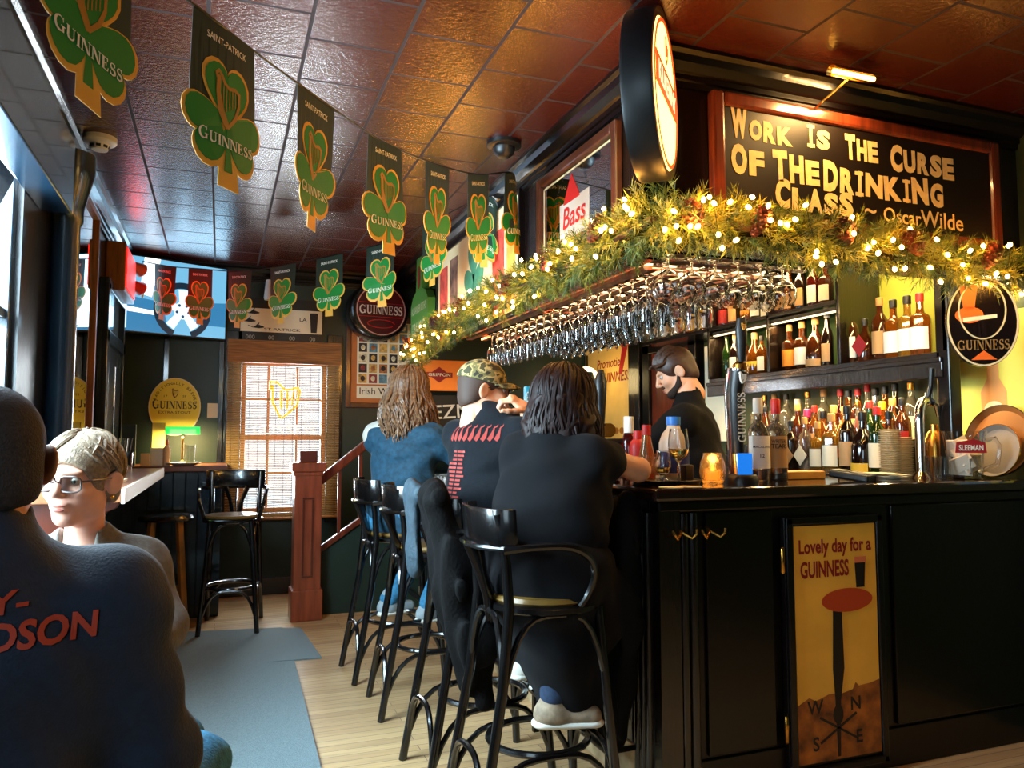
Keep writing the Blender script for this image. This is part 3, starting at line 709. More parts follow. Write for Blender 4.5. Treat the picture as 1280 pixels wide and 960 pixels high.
for y in (-.8, .1, .95):
    pts = [(.0, 1.06), (.36, 1.06), (.34, 1.02), (.24, .98), (.12, .9), (.06, .78), (.05, .68), (0, .66)]
    v = [(p[0]+.02, y-.025, p[1]) for p in pts]+[(p[0]+.02, y+.025, p[1]) for p in pts]; n = len(pts)
    MB().add(v, [tuple(range(n)), tuple(range(2*n-1, n-1, -1))]+[(i, (i+1) % n, (i+1) % n+n, i+n) for i in range(n)]).build('bracket', M_wood, lg, bevel=.004)

# table between the two people at the window
tb = thing('pub_table', 'dark square pub table between the seated couple by the window', 'table', (-.45, 1.99, 0))
MB().span((-.27, -.25, .70), (.33, .25, .735)).build('table_top', M_bark, tb, bevel=.006)
MB().lathe([(0, 0), (.22, 0), (.22, .02), (.05, .05), (.04, .1), (.04, .66), (.1, .695), (0, .695)], 20).build('pedestal', M_blk, tb, smooth=True)
def chair(loc, rz, label):
    c = thing('wooden_chair', label, 'chair', loc, rz, None)
    MB().span((-.21, -.2, .43), (.21, .2, .46)).build('seat', M_bark, c, bevel=.01)
    for x in (-1, 1):
        MB().bar((x*.18, .18, .44), (x*.19, .19, 0), .035).build('leg', M_bark, c)
        MB().tube([(x*.19, -.2, 0), (x*.18, -.18, .45), (x*.18, -.25, .86)], .018, 8).build('leg', M_bark, c, smooth=True)
    MB().tube([(-.19, -.235, .8), (0, -.27, .82), (.19, -.235, .8)], .03, 8, sx=.5).build('backrest', M_bark, c, smooth=True)
    MB().tube([(-.18, -.21, .62), (0, -.235, .63), (.18, -.21, .62)], .018, 8, sx=.5).build('back_slat', M_bark, c, smooth=True)
    return c
chair((-.27, 1.37, 0), 0, 'dark wooden chair under the man with red lettering on his back')
chair((-.36, 2.58, 0), PI, 'dark wooden chair under the grey-haired woman with glasses')

# floor mats
M_mat = mat('blue_grey_carpet', '#66767a', .95, noise=(220, .35), bump=(260, .6), sheen=.2)
def floormat(name, pts, z, label):
    P = [at(p[0], p[1], Z=0) for p in pts]; n = len(P)
    o = MB().add([(p.x, p.y, z) for p in P]+[(p.x, p.y, z+.008) for p in P], [tuple(range(n-1, -1, -1)), tuple(range(n, 2*n))]+[(i, (i+1) % n, (i+1) % n+n, i+n) for i in range(n)]).build(name, M_mat)
    return tag(o, label, 'floor mat')
floormat('floor_mat', [(236, 791), (352, 785.5), (355, 786.5), (376, 786), (402, 823), (150, 846)], .0, 'short blue-grey floor mat lying crosswise near the newel post')
floormat('floor_mat', [(180, 842), (368, 829), (412, 1010), (40, 1150)], .0085, 'long blue-grey runner mat on the floor beside the seated couple')

# ---------------------------------------------------------------- shared print shapes
def harp(cx, cz, h):
    k = h; P = []
    P += stroke([(cx-.27*k, cz+.36*k), (cx-.30*k, cz+.44*k), (cx-.24*k, cz+.5*k), (cx-.17*k, cz+.44*k), (cx-.1*k, cz+.32*k), (cx+.02*k, cz+.26*k), (cx+.18*k, cz+.3*k), (cx+.3*k, cz+.24*k)], .07*k)
    P += stroke([(cx-.24*k, cz+.42*k), (cx-.25*k, cz+.1*k), (cx-.18*k, cz-.22*k), (cx-.02*k, cz-.5*k)], [.1*k, .15*k, .12*k])
    P += stroke([(cx+.29*k, cz+.27*k), (cx+.28*k, cz+.02*k), (cx+.17*k, cz-.26*k), (cx-.03*k, cz-.5*k)], [.06*k, .08*k, .06*k])
    for i in range(5):
        x = cx-.12*k+i*.075*k; P += stroke([(x, cz+.29*k), (x-.02*k+i*.002, cz-(.25-.05*i)*k)], .018*k)
    return P
def heart(cx, cz, ang, w, h):
    """clover leaf with its point at (cx,cz), growing towards ang (radians from up)"""
    pts = []
    for i in range(30):
        t = 2*PI*i/30; x = 16*math.sin(t)**3/16*w/2; z = (13*math.cos(t)-4.2*math.cos(2*t)-1.6*math.cos(3*t)-.6*math.cos(4*t)+16.5)/28*h
        c, s_ = math.cos(ang), math.sin(ang); pts.append((cx+x*c+z*s_, cz-x*s_+z*c))
    return pts
def clover(cx, cz, s, grow=0.):
    g = grow; P = [heart(cx, cz-.02*s-g*1.3, 0, .64*s+g*2, .74*s+g*2.3), heart(cx-.09*s-g, cz+.08*s, 1.98, .72*s+g*2, .62*s+g*2), heart(cx+.09*s+g, cz+.08*s, -1.98, .72*s+g*2, .62*s+g*2)]
    if grow: P.append([(cx-.12*s, cz-.1*s), (cx+.12*s, cz-.1*s), (cx+.16*s, cz-.70*s), (cx-.13*s, cz-.68*s)])
    else: P.append([(cx-.012*s, cz), (cx+.012*s, cz), (cx+.06*s, cz-.50*s), (cx-.05*s, cz-.50*s)])
    return P

# ---------------------------------------------------------------- bunting
FW, FH = .225, .43
M_fb = mat('flag_dark_cloth', '#0b2416', .6, noise=(20, .2), sheen=.1)
M_fg = mat('flag_gold', '#dfa440', .55)
M_fgr = mat('flag_green', '#0f7a2c', .55)
M_fhp = mat('flag_harp', '#a9762c', .5)
M_ft = mat('flag_white', '#e9e2cf', .55)
def bunting(label, ctrl, flags):
    pts = catmull(ctrl); base = pts[len(pts)//2].copy()
    root = thing('bunting', label, 'bunting', base, 0, 'bunting strings')
    MB().tube([p-base for p in pts], .004, 6).build('cord', M_blk, root, smooth=True)
    cum = [0]
    for a, b in zip(pts, pts[1:]): cum.append(cum[-1]+(b-a).length)
    def pos(s):
        s = max(0, min(cum[-1]-1e-4, s))
        i = next(j for j in range(len(cum)-1) if cum[j+1] > s); u = (s-cum[i])/(cum[i+1]-cum[i])
        return pts[i].lerp(pts[i+1], u)
    for ci, off, curl, lab in flags:
        s0 = cum[ci*24]+off
        nrm = (pos(s0+.05)-pos(s0-.05)).cross(Vector((0, 0, 1))).normalized()
        if nrm.y > 0: nrm = -nrm
        def bend(m):
            m.v = [tuple(pos(s0+x*FW)+Vector((0, 0, z*FH))-nrm*(y+curl*math.sin((x+.3)*2.6)*(.2-z)*.05)-base) for x, y, z in m.v]; return m
        # unit flag: x -0.5..0.5, z 0..-1 (aspect 1.9)
        A = FW/FH
        m = MB(); nx = 8
        for i in range(nx): m.prism([(-.5+i/nx, -.66), (-.5+(i+1)/nx, -.66), (-.5+(i+1)/nx, 0), (-.5+i/nx, 0)], 0, .001)
        fl = bend(m).build('flag', M_fb, root)
        if lab: fl['label'] = lab
        q = lambda P: [[(x, z*A) for x, z in p] for p in P]
        m = MB().polys([[(x, -.61+z*A) for x, z in p] for p in clover(0, 0, 1.0, .045)], -.002, .0012)
        bend(m).build('shamrock_border', M_fg, fl)
        m = MB().polys([[(x, -.61+z*A) for x, z in p] for p in clover(0, 0, 1.0)], -.0035, .001)
        bend(m).build('shamrock', M_fgr, fl)
        m = MB().polys([[(x*.95, -.45+z*A) for x, z in p] for p in harp(0, 0, .62)], -.005, .001)
        bend(m).build('harp', M_fhp, fl)
        m = MB().textw('SAINT-PATRICK', 0, -.105, .62, .04, -.003, .012); m.serif('GUINNESS', 0, -.70, .78, .062, -.0062, .0006, rise=1)
        bend(m).build('lettering', M_ft, fl)
    return root
C3 = lambda x, y, d: at(x, y, d=d)
ctrl = [Vector((-.66, 1.15, 2.60)), C3(115, -112, 1.6), C3(283, 37, 1.97), C3(396, 121, 2.4), C3(481, 178, 2.82), C3(548, 206, 3.2), C3(597, 218, 3.6), C3(641, 217, 3.95), Vector((BX-.02, 3.95, 2.66))]
bunting('near bunting string of dark shamrock flags from the ceiling over the camera to the soffit', ctrl, [(i, 0, random.uniform(-.6, .9), None) for i in range(1, 8)])
ctrl = [Vector((XL+.03, 5.85, 2.69)), C3(164, 321, 5.95), C3(206, 332, 5.85), C3(251, 336, 5.75), C3(300, 339, 5.6), C3(354, 332, 5.45), C3(412, 320, 5.3), C3(475, 305, 5.1), C3(543, 275, 4.8), C3(606, 246, 4.5), Vector((BX-.02, 4.12, 2.63))]
bunting('far bunting string of bright green shamrock flags crossing the back of the room', ctrl, [(i, 0, random.uniform(-.6, .9), None) for i in range(1, 10)])

# ---------------------------------------------------------------- pine garlands with fairy lights round the soffit
M_n1 = mat('pine_needles', '#5f6a20', .5, noise=(30, .4)); M_n2 = mat('pine_needles_dark', '#24401a', .5); M_n3 = mat('pine_needles_tip', '#8b8a35', .5)
M_stem = mat('twig', '#3a2413', .7)
M_bulb = mat('fairy_bulb', '#fff0c8', .3, emis=('#ffac44', 240.))
def path_pt(P, u):
    i = min(len(P)-2, int(u*(len(P)-1))); return P[i].lerp(P[i+1], u*(len(P)-1)-i)
def pine_garland(label, P, outward, nspr, ncone, rad):
    P = catmull(P, 10); base = P[0].copy(); out = Vector(outward)
    root = thing('pine_garland', label, 'garland', base, 0, 'lit pine garlands')
    MB().tube([p-base for p in P], .012, 6).build('stem', M_stem, root)
    m = MB()
    rnd = random.Random(hash(len(P)) % 97+nspr)
    for i in range(nspr):
        u = rnd.random(); c = path_pt(P, u)+Vector((rnd.gauss(0, .012), rnd.gauss(0, .012), rnd.gauss(0, .018))); t = (path_pt(P, min(1, u+.01))-path_pt(P, max(0, u-.01))).normalized()
        a = rnd.uniform(-PI*.78, PI*.78); side = Vector((0, 0, 1)).cross(t).normalized()
        if side.dot(out) < 0: side = -side
        d = (side*math.cos(a)+Vector((0, 0, 1))*math.sin(a)).normalized()
        d = (d+t*rnd.uniform(-.9, .9)).normalized(); L_ = rad*rnd.uniform(.65, 1.25); p0 = c+d*.01-base; x, y, z = frame(d)
        k = rnd.random(); m.cur = 0 if k < .55 else (1 if k < .82 else 2)
        nn = 20
        for j in range(nn):
            f = (j+.5)/nn; b = p0+d*(L_*(.25+.75*f)); an = rnd.uniform(0, 2*PI); r = x*math.cos(an)+y*math.sin(an)
            ln = rnd.uniform(.035, .058)*(1.1-.35*f); tip = b+(r*.8+d*.75).normalized()*ln; w = r.cross(d).normalized()*.0022
            h = d*.0022
            m.add([b-w, b+w, b+h, tip], [(0, 1, 3), (1, 2, 3), (2, 0, 3)])
    fo = m.build('needles', [M_n1, M_n2, M_n3], root); fo['kind'] = 'stuff'
    for i in range(ncone):
        u = (i+.5+rnd.uniform(-.2, .2))/ncone; c = path_pt(P, u)-base+out*rad*.75+Vector((0, 0, rnd.uniform(-.03, .04)))
        ax = Vector((rnd.uniform(-.5, .5), rnd.uniform(-.5, .5), rnd.uniform(-1, -.2))).normalized(); x, y, z = frame(ax)
        m = MB(); m.lathe([(0, -.055), (.02, -.045), (.026, 0), (.015, .04), (0, .05)], 10, c, ax)
        for r in range(8):
            zz = -.048+r*.013; rr = .036*math.sin(PI*(.25+.68*r/8)); q = 8
            for k in range(q):
                an = 2*PI*(k+.5*(r % 2))/q; dd = x*math.cos(an)+y*math.sin(an); b = c+ax*zz
                tt = dd.cross(ax)*.011
                m.add([b+dd*rr*.4-tt, b+dd*rr*.4+tt, b+dd*rr*1.15+tt*.7-ax*.012, b+dd*rr*1.15-tt*.7-ax*.012, b+dd*rr*1.0-ax*.02], [(0, 1, 2, 3), (3, 2, 4), (1, 0, 4)])
        m.build('pine_cone', mat('pine_cone_brown', '#5a2416', .5, noise=(30, .4)), root)
    return P
def fairy_lights(label, P, outward, n, rad, tail=None):
    base = P[0].copy(); out = Vector(outward); rnd = random.Random(n)
    root = thing('string_lights', label, 'fairy lights', base, 0, 'fairy lights in the garlands')
    pts = []
    for i in range(n):
        u = (i+rnd.uniform(-.4, .4))/(n-1); u = min(1, max(0, u)); c = path_pt(P, u); a = rnd.uniform(-1.25, 1.25)
        pts.append(c+(out*math.cos(a)+Vector((0, 0, 1))*math.sin(a))*rad*rnd.uniform(.85, 1.15)-base)
    if tail: pts += [p-base for p in tail]
    MB().tube(pts, .0016, 4).build('wire', mat('green_wire', '#122012', .5), root)
    proto = MB().sph((0, 0, 0), .0078, 8, 6, (1, 1, 1.35)).build('bulb', M_bulb, root, smooth=True); proto.location = pts[0]
    for p in pts[1:]:
        b = proto.copy(); COL.objects.link(b); b.parent = root; b.location = p; b.rotation_euler = (rnd.uniform(-1, 1), rnd.uniform(-1, 1), 0)
gs = [Vector((BX-.08, 5.95, 1.93)), Vector((BX-.09, 5.3, 2.03)), Vector((BX-.09, 4.4, 2.06)), Vector((BX-.10, 3.6, 2.06)), Vector((BX-.10, 2.9, 2.05)), Vector((BX-.06, BY-.05, 2.09))]
gf = [Vector((BX-.06, BY-.05, 2.09)), Vector((BX+.22, BY-.10, 2.08)), Vector((BX+.7, BY-.09, 2.065)), Vector((BX+1.2, BY-.09, 2.05)), Vector((XR-.17, BY-.09, 2.02))]
Pg = pine_garland('pine garland with cones along the bar side of the soffit, receding to the back', gs, (-1, 0, 0), 900, 6, .105)
fairy_lights('warm fairy lights wound through the receding side garland', Pg, (-.9, -.35, 0), 72, .115, [Vector((BX-.05, 5.98, 1.86)), Vector((BX-.02, 6.0, 1.78)), Vector((BX, 6.03, 1.69)), Vector((BX+.05, 6.06, 1.6))])
Pg = pine_garland('pine garland with cones below the chalk-lettered blackboard', gf, (0, -1, 0), 640, 5, .105)
fairy_lights('warm fairy lights wound through the front garland under the blackboard', Pg, (-.1, -1, 0), 50, .115)

# ---------------------------------------------------------------- signs and pictures
def frame_box(t, name, x0, z0, x1, z1, w, depth, m, bev=.005):
    """picture frame of four mitred bars in local x-z, back at y=0"""
    mb = MB()
    for a, b, c, d in ((x0, z0, x0+w, z1), (x1-w, z0, x1, z1), (x0+w, z0, x1-w, z0+w), (x0+w, z1-w, x1-w, z1)): mb.span((a, -depth, b), (c, 0, d))
    return mb.build(name, m, t, bevel=bev)
# blackboard with hand-painted letters on the soffit front
bb = thing('blackboard', 'blackboard in a wide mahogany frame with a hand-painted Oscar Wilde line', 'blackboard', (BX, BY, 0))
frame_box(bb, 'picture_frame', .215, 2.12, 1.74, 2.625, .055, .045, M_wood, .012)
MB().prism(rect(.265, 2.165, 1.69, 2.575), -.03, -.0).build('slate', mat('blackboard_slate', '#150c08', .45, noise=(5, .3)), bb)
M_chalk = mat('cream_paint', '#e8c888', .6, noise=(40, .12))
m = MB()
def hand(word, x, z, w, h, rot=0., jig=.08, caps=1.25):
    """uneven hand-drawn capitals: word starts at x, baseline z"""
    n = len(word); cw = w/(sum(1.25 if c in 'WMNK' else (.6 if c == 'I' else 1.) for c in word)); cx = x
    for i, c in enumerate(word):
        k = 1.25 if c in 'WMNK' else (.6 if c == 'I' else 1.); ww = cw*k; hh = h*(caps if i == 0 else 1)*(1+random.uniform(-jig, jig)); zz = z+(h*.0 if i else -.0)+random.uniform(-jig, jig)*h*.4
        m.textw(c, cx+ww/2, zz+hh/2, ww*(.90 if c != 'I' else .34), hh*.93, -.0315, .06, random.uniform(-.05, .05))
        if c == 'I':
            for z2 in (zz+hh*.06, zz+hh*.94): m.prism(rect(cx+.08*ww, z2-hh*.075, cx+ww*.92, z2+hh*.075), -.0312, -.0302)
        cx += ww
DZ = -.045
hand('WORK', .30, 2.455, .30, .075, caps=1.5); hand('IS', .665, 2.465, .12, .075); hand('THE', .86, 2.445, .18, .085, caps=1.25); hand('CURSE', 1.10, 2.425, .37, .09, caps=1.15)
hand('OF', .30, 2.315, .16, .095, caps=1.1); hand('THE', .495, 2.31, .235, .1, caps=1.15); hand('DRINKING', .74, 2.295, .66, .1, caps=1.1)
hand('CLASS', .50, 2.20, .40, .09, caps=1.15)
m.text('~', .985, 2.205, .11, -.0315, .01); m.text('Oscar', 1.16, 2.20, .085, -.0315, .012); m.text('Wilde', 1.385, 2.20, .1, -.0315, .012)
m.build('lettering', M_chalk, bb)
# brass picture light above it
pl = thing('picture_light', 'brass picture light glowing above the blackboard', 'lamp', (BX+.70, BY-.05, 2.61))
m = MB().tube([(0, .05, -.01), (0, -.03, .02), (.05, -.13, .085)], .005, 6); m.build('arm', M_brass, pl)
sh_ = MB(); n = 10; vs = []
for x in (-.11, .11):
    for i in range(n+1):
        a = math.radians(-20+200*i/n); vs.append((.05+x, -.15+.028*math.cos(a), .085+.024*math.sin(a)))
sh_.add(vs, [(i, i+1, i+n+2, i+n+1) for i in range(n)]); o = sh_.build('lamp_shade', M_brass, pl, smooth=True)
md = o.modifiers.new('thick', 'SOLIDIFY'); md.thickness = .003
MB().tube([(-.05, -.15, .085), (.15, -.15, .085)], .009, 8).build('lamp_tube', mat('tube_glow', '#ffe0a0', emis=('#ffb040', 22.)), pl)
l = bpy.data.lights.new('picture_light_glow', 'AREA'); l.shape = 'RECTANGLE'; l.size = .2; l.size_y = .03; l.energy = 6; l.color = (1, .58, .2)
k = bpy.data.objects.new('picture_light_glow', l); COL.objects.link(k); k.parent = pl; k.location = (.05, -.135, .07); k.rotation_euler = Vector((-.2, .55, -1)).to_track_quat('-Z', 'Y').to_euler()

# round lightbox sign at the soffit corner
ax = Vector((math.sin(math.radians(131)), math.cos(math.radians(131)), 0))
ls = thing('lightbox_sign', 'round double-sided glowing beer sign jutting from the corner of the soffit', 'sign', (1.355, 2.235, 2.465), math.atan2(ax.y, ax.x)+PI/2)
MB().lathe([(.255, -.05), (.28, -.05), (.283, -.04), (.283, .04), (.28, .05), (.255, .05)], 48, axis=(0, 1, 0)).lathe([(.255, -.05), (.25, -.046), (.25, .046), (.255, .05)], 48, axis=(0, 1, 0)).build('rim', M_blk, ls, smooth=True)
def face(y, sgn, label=None):
    f = MB().lathe([(0, .0), (.2, .0), (.254, -.004), (.254, -.012), (0, -.012)], 48, (0, y, 0), axis=(0, -sgn, 0)).build('lit_face', mat('lightbox_face', '#ffe9b8', .4, emis=('#ffc95e', 5.)), ls, smooth=True)
    m = MB()
    for q in stroke([(.238*math.cos(a), .238*math.sin(a)) for a in [2*PI*i/40 for i in range(41)]], .014): m.prism(q, y-sgn*.004, y-sgn*.002)
    m.build('red_ring', mat('lit_red', '#c04a1a', emis=('#c8481a', 1.0)), f)
    if sgn > 0:
        m = MB().prism([(-.215, -.04), (.215, -.02), (.215, .085), (-.215, .065)], y-.005, y-.002); m.build('banner', mat('lit_red', '#c04a1a'), f)
        m = MB().textw('KILKENNY', 0, .022, .36, .062, y-.007, .02, .045); m.build('lettering', mat('lit_cream', '#ffe9b8', emis=('#ffe9b8', 1.4)), f)
        m = MB().polys([[(x, z+.15) for x, z in p] for p in harp(0, 0, .09)], y-.005, .002); m.build('crest', mat('lit_red', '#c04a1a'), f)
face(-.05, 1); face(.05, -1)
MB().span((.27, -.012, -.02), (.33, .012, .02)).build('bracket', M_blk, ls); MB().span((.2, -.012, -.32), (.215, .012, -.2)).build('bracket', M_blk, ls)

# etched pub mirror on the bar side of the soffit
mr = thing('pub_mirror', 'pub mirror with a red triangle emblem in a walnut frame on the soffit side', 'mirror', (BX, 3.1, 2.36), -PI/2)
frame_box(mr, 'picture_frame', -.44, -.24, .40, .235, .045, .035, M_frame, .008)
gl = MB().prism(rect(-.40, -.2, .36, .195), -.012, -.001).build('mirror_glass', M_mirror, mr)
m = MB()
for a, b, c, d in ((-.385, -.185, -.377, .18), (.337, -.185, .345, .18), (-.385, -.185, .345, -.177), (-.385, .172, .345, .18)): m.prism(rect(a, b, c, d), -.014, -.012)
m.build('gilt_line', mat('pale_gilt', '#d9cba0', .3), gl)
MB().prism([(-.15, .03), (.03, .03), (-.06, .16)], -.0145, -.012).build('red_triangle', M_red, gl)
MB().prism([(-.19, -.14), (.12, -.14), (.12, .04), (-.19, .04)], -.0138, -.012).build('white_label', mat('etched_white', '#b4aca0', .5), gl)
MB().text('Bass', -.035, -.085, .14, -.0155, .012, shear=.15, rot=.0).prism([(-.15, -.15), (.05, -.15), (.05, -.143), (-.15, -.143)], -.0155, -.0138).build('lettering', M_red, gl)
m = MB()
for i, c in enumerate('ENGLISH PALE ALE'):
    a = math.radians(165-150*i/15); m.text(c, -.06+.16*math.cos(a), .02+.16*math.sin(a), .028, -.0145, .01, rot=a-PI/2)
m.build('arched_lettering', mat('etched_grey', '#1a1512', .5), gl)

# row of cream pub posters further along the soffit
ps = thing('pub_poster', 'long cream panel of pub prints with a green shamrock on the soffit side', 'poster', (BX, 4.62, 2.30), -PI/2)
MB().prism(rect(-.84, -.31, .82, .32), -.02, 0).build('panel', mat('cream_panel', '#efdfb0', .6), ps)
frame_box(ps, 'picture_frame', -.86, -.33, .84, .34, .022, .03, M_black, .002)
for a, b, c in ((-.78, -.58, .22), (.38, .58, .2)): MB().prism(rect(a, -.3, b, c), -.022, -.02).build('red_print', mat('coral_print', '#cc4a3c', .6, noise=(16, .5)), ps)
MB().prism(rect(-.52, -.3, -.34, .24), -.022, -.02).build('dark_print', mat('plum_print', '#3a1d24', .6, noise=(9, .5, '#a8806a')), ps)
MB().prism(rect(.62, -.3, .76, .26), -.022, -.02).build('yellow_print', mat('ochre_wash', '#d8b04a', .6, noise=(10, .4)), ps)
MB().polys([[(x+.02, z-.0) for x, z in p] for p in clover(0, 0, .36)], -.0225, .002).build('shamrock_print', mat('teal_print', '#3f8a6a', .6, noise=(9, .3)), ps)

# the glowing red box with emergency spots, frames on the side wall, corner television
ex = thing('emergency_light', 'red glowing emergency light box with two spot heads high on the side wall', 'emergency light', (XL, 6.0, 2.45), PI/2)
MB().span((-.3, -.12, -.16), (.3, 0, .17)).build('housing', M_oak, ex, bevel=.006)
MB().span((-.27, -.128, -.13), (.27, -.119, .14)).build('red_panel', mat('red_glow', '#ff2a1c', emis=('#ff1c10', 1.6)), ex)
for x, z, mm in ((.32, .14, 'copper_head'), (.32, -.0, 'red_head')):
    h = MB().lathe([(0, 0), (.03, .0), (.055, .09), (.05, .1), (0, .085)], 16, (x, -.1, z), axis=(.75, -.6, -.25)).build('spot_head', mat(mm, '#a86a4a' if mm[0] == 'c' else '#c8322a', .4), ex, smooth=True)
    MB().tube([(.27, -.06, z), (x, -.1, z)], .012, 6).build('spot_arm', M_blk, h)
mw = thing('wall_mirror', 'tall oak-framed mirror on the side wall beside the window post', 'mirror', (XL, 4.72, 1.75), PI/2)
frame_box(mw, 'picture_frame', -.52, -.85, .49, .90, .035, .03, M_oak, .004)
MB().prism(rect(-.49, -.82, .46, .87), -.01, -.001).build('mirror_glass', M_mirror, mw)
def small_frame(y, z, w, h, label, col):
    t = thing('picture', label, 'picture', (XL, y, z), PI/2); frame_box(t, 'picture_frame', -w/2, -h/2, w/2, h/2, .025, .025, mat('red_brown_frame', '#7a3420', .4), .003)
    MB().prism(rect(-w/2+.02, -h/2+.02, w/2-.02, h/2-.02), -.012, 0).build('print', mat('print_'+str(col), col, .6, noise=(20, .5)), t)
small_frame(6.60, 2.0, .24, .42, 'narrow brown framed picture high beside the blue door', '#6a4430')
small_frame(6.58, 1.42, .26, .36, 'red-brown framed print above the dark corner counter', '#b08a5a')
tvc = (at(140, 372, d=5.80)+at(284, 380, d=6.42))/2
e0, e1 = at(140, 372, d=5.80), at(284, 380, d=6.42)
tv = thing('television', 'wall television in the back corner showing a silver car wheel', 'television', (tvc.x, tvc.y, tvc.z+.03), math.atan2(e1.y-e0.y, e1.x-e0.x))
tw = (e1-e0).length/2
MB().span((-tw, 0, -.31), (tw, .045, .30)).build('housing', M_blk, tv, bevel=.006)
MB().bar((0, .04, 0), (-.1, .35, .0), .06, .12).build('wall_bracket', M_blk, tv)
E_ = lambda n, c, s: mat(n, '#000000', .3, emis=(c, s))
sc = MB().prism(rect(-tw+.015, -.295, tw-.015, .285), -.004, 0).build('screen', E_('tv_sky', '#6fb4d8', 1.0), tv)
for q in ([(-tw+.015, -.02), (-.08, -.05), (-.02, -.295), (-tw+.015, -.295)], [(.22, -.02), (tw-.015, .0), (tw-.015, -.2), (.26, -.2)]): MB().prism(q, -.0055, -.004).build('car_body_image', E_('tv_body', '#2f7fb0', .9), sc)
MB().prism([(-.22, .285), (-.1, .285), (-.16, -.02), (-.25, .0)], -.006, -.004).prism([(-tw+.02, -.1), (-.1, -.13), (-.1, -.16), (-tw+.02, -.14)], -.006, -.004).build('highlight_image', E_('tv_white', '#f4fbff', 1.5), sc)
m = MB(); wx, wz = .08, -.1
for q in stroke(arc(wx, wz, .2, .2, -70, 250, 40), .05): m.prism(q, -.007, -.0055)
m.build('tyre_image', E_('tv_tyre', '#123248', .6), sc)
m = MB()
for i in range(5):
    a = math.radians(90+72*i); m.prism([(wx+.04*math.cos(a-.7), wz+.04*math.sin(a-.7)), (wx+.17*math.cos(a-.22), wz+.17*math.sin(a-.22)), (wx+.17*math.cos(a+.22), wz+.17*math.sin(a+.22)), (wx+.04*math.cos(a+.7), wz+.04*math.sin(a+.7))], -.0085, -.007)
m.prism(arc(wx, wz, .07, .07, 0, 360, 20)[:-1], -.0086, -.007); m.build('wheel_image', E_('tv_wheel', '#dff2ff', 1.2), sc)
m = MB()
for i in range(5):
    a = math.radians(54+72*i); m.prism(arc(wx+.048*math.cos(a), wz+.048*math.sin(a), .012, .012, 0, 360, 10)[:-1], -.0095, -.0086)
m.build('lug_nut_image', E_('tv_dark', '#1d5a80', .5), sc)
l = bpy.data.lights.new('tv_light', 'AREA'); l.shape = 'RECTANGLE'; l.size = tw*1.9; l.size_y = .55; l.energy = 5; l.color = (.45, .75, 1)
k = bpy.data.objects.new('tv_light', l); COL.objects.link(k); k.parent = tv; k.location = (0, -.02, 0); k.rotation_euler = Vector((0, -1, -.05)).to_track_quat('-Z', 'Y').to_euler()

# yellow oval sign on the back wall
ov = thing('oval_sign', 'yellow oval stout sign on the green back wall above the corner counter', 'sign', (-.345, YB-.03, 1.555))
oval = lambda rx, rz: arc(0, 0, rx, rz, 0, 360, 40)[:-1]
MB().prism(oval(.195, .235), -.015, 0).build('board', mat('cream_rim', '#e6dba0', .5), ov)
MB().prism(oval(.185, .225), -.017, -.014).build('yellow_field', mat('stout_yellow', '#e8d840', .5), ov)
m = MB().serif('GUINNESS', 0, .015, .33, .062, -.0185, .001, rise=1)
for s, r0, a0, a1, sz in (('TRADITIONALLY BREWED', .168, 168, 12, .03),):
    n = len(s)
    for i, c in enumerate(s):
        a = math.radians(a0+(a1-a0)*i/(n-1)); m.text(c, r0*.88*math.cos(a), r0*1.1*math.sin(a)-.005, sz, -.0185, .008, rot=a-PI/2)
m.textw('EXTRA STOUT', 0, -.045, .24, .02, -.0185, .004); m.textw('17', -.07, .085, .026, .018, -.0185, .004); m.textw('59', .07, .085, .026, .018, -.0185, .004)
m.build('lettering', M_dk, ov)
MB().polys(harp(0, .11, .075), -.0185, .001).build('harp', mat('harp_brown', '#6a4216', .5), ov)
sw = tag(MB().prism(rect(-.04, -.06, .04, .06), -.008, 0).prism(rect(-.007, -.015, .007, .015), -.018, -.006).build('light_switch', M_paper), 'cream light switch plate right of the yellow oval sign', 'light switch'); sw.location = (-.06, YB-.001, 1.53)

# countdown board, round drum sign, framed collection on the back wall
cb = thing('countdown_board', 'black countdown board with cream panel of geese above the blind window', 'sign', (.46, YB, 2.27))
MB().prism(rect(-.33, -.2, .36, .22), -.03, 0).build('board', M_blk, cb)
MB().prism(rect(-.32, -.07, .35, .13), -.033, -.03).build('cream_panel', M_paper, cb)
m = MB()
for x, z in ((-.24, .09), (-.27, .02), (-.2, -.03)):
    for q in stroke([(x-.06, z+.012), (x-.02, z-.004), (x+.03, z+.004), (x+.07, z+.0)], [.006, .03, .008]): m.prism(q, -.0345, -.033)
    m.prism([(x-.01, z), (x+.02, z+.004), (x+.035, z+.045)], -.0345, -.033)
m.textw('LA', .19, .05, .06, .03, -.0345, .01); m.textw('ST PATRICK', .02, -.045, .3, .022, -.0345, .01)
m.prism([(.255, -.06), (.305, -.06), (.315, .11), (.245, .11)], -.0345, -.033)
m.build('print', M_dk, cb)
m = MB()
for x, a, b in ((-.24, '000', 'DAYS'), (-.07, '00', 'HOURS'), (.1, '00', 'MINUTES'), (.27, '00', 'SECONDS')):
    m.textw(a, x, -.115, .024*len(a), .035, -.031, .004); m.textw(b, x, -.165, .018*len(b), .018, -.031, .004)
m.build('digits', mat('grey_print', '#8a8a86', .5), cb)
l = bpy.data.lights.new('emergency_glow', 'AREA'); l.size = .35; l.size_y = .2; l.shape = 'RECTANGLE'; l.energy = 2.2; l.color = (1, .04, .02)
k = bpy.data.objects.new('emergency_glow', l); COL.objects.link(k); k.parent = ex; k.location = (0, -.14, .05); k.rotation_euler = Vector((0, -1, .35)).to_track_quat('-Z', 'Y').to_euler()
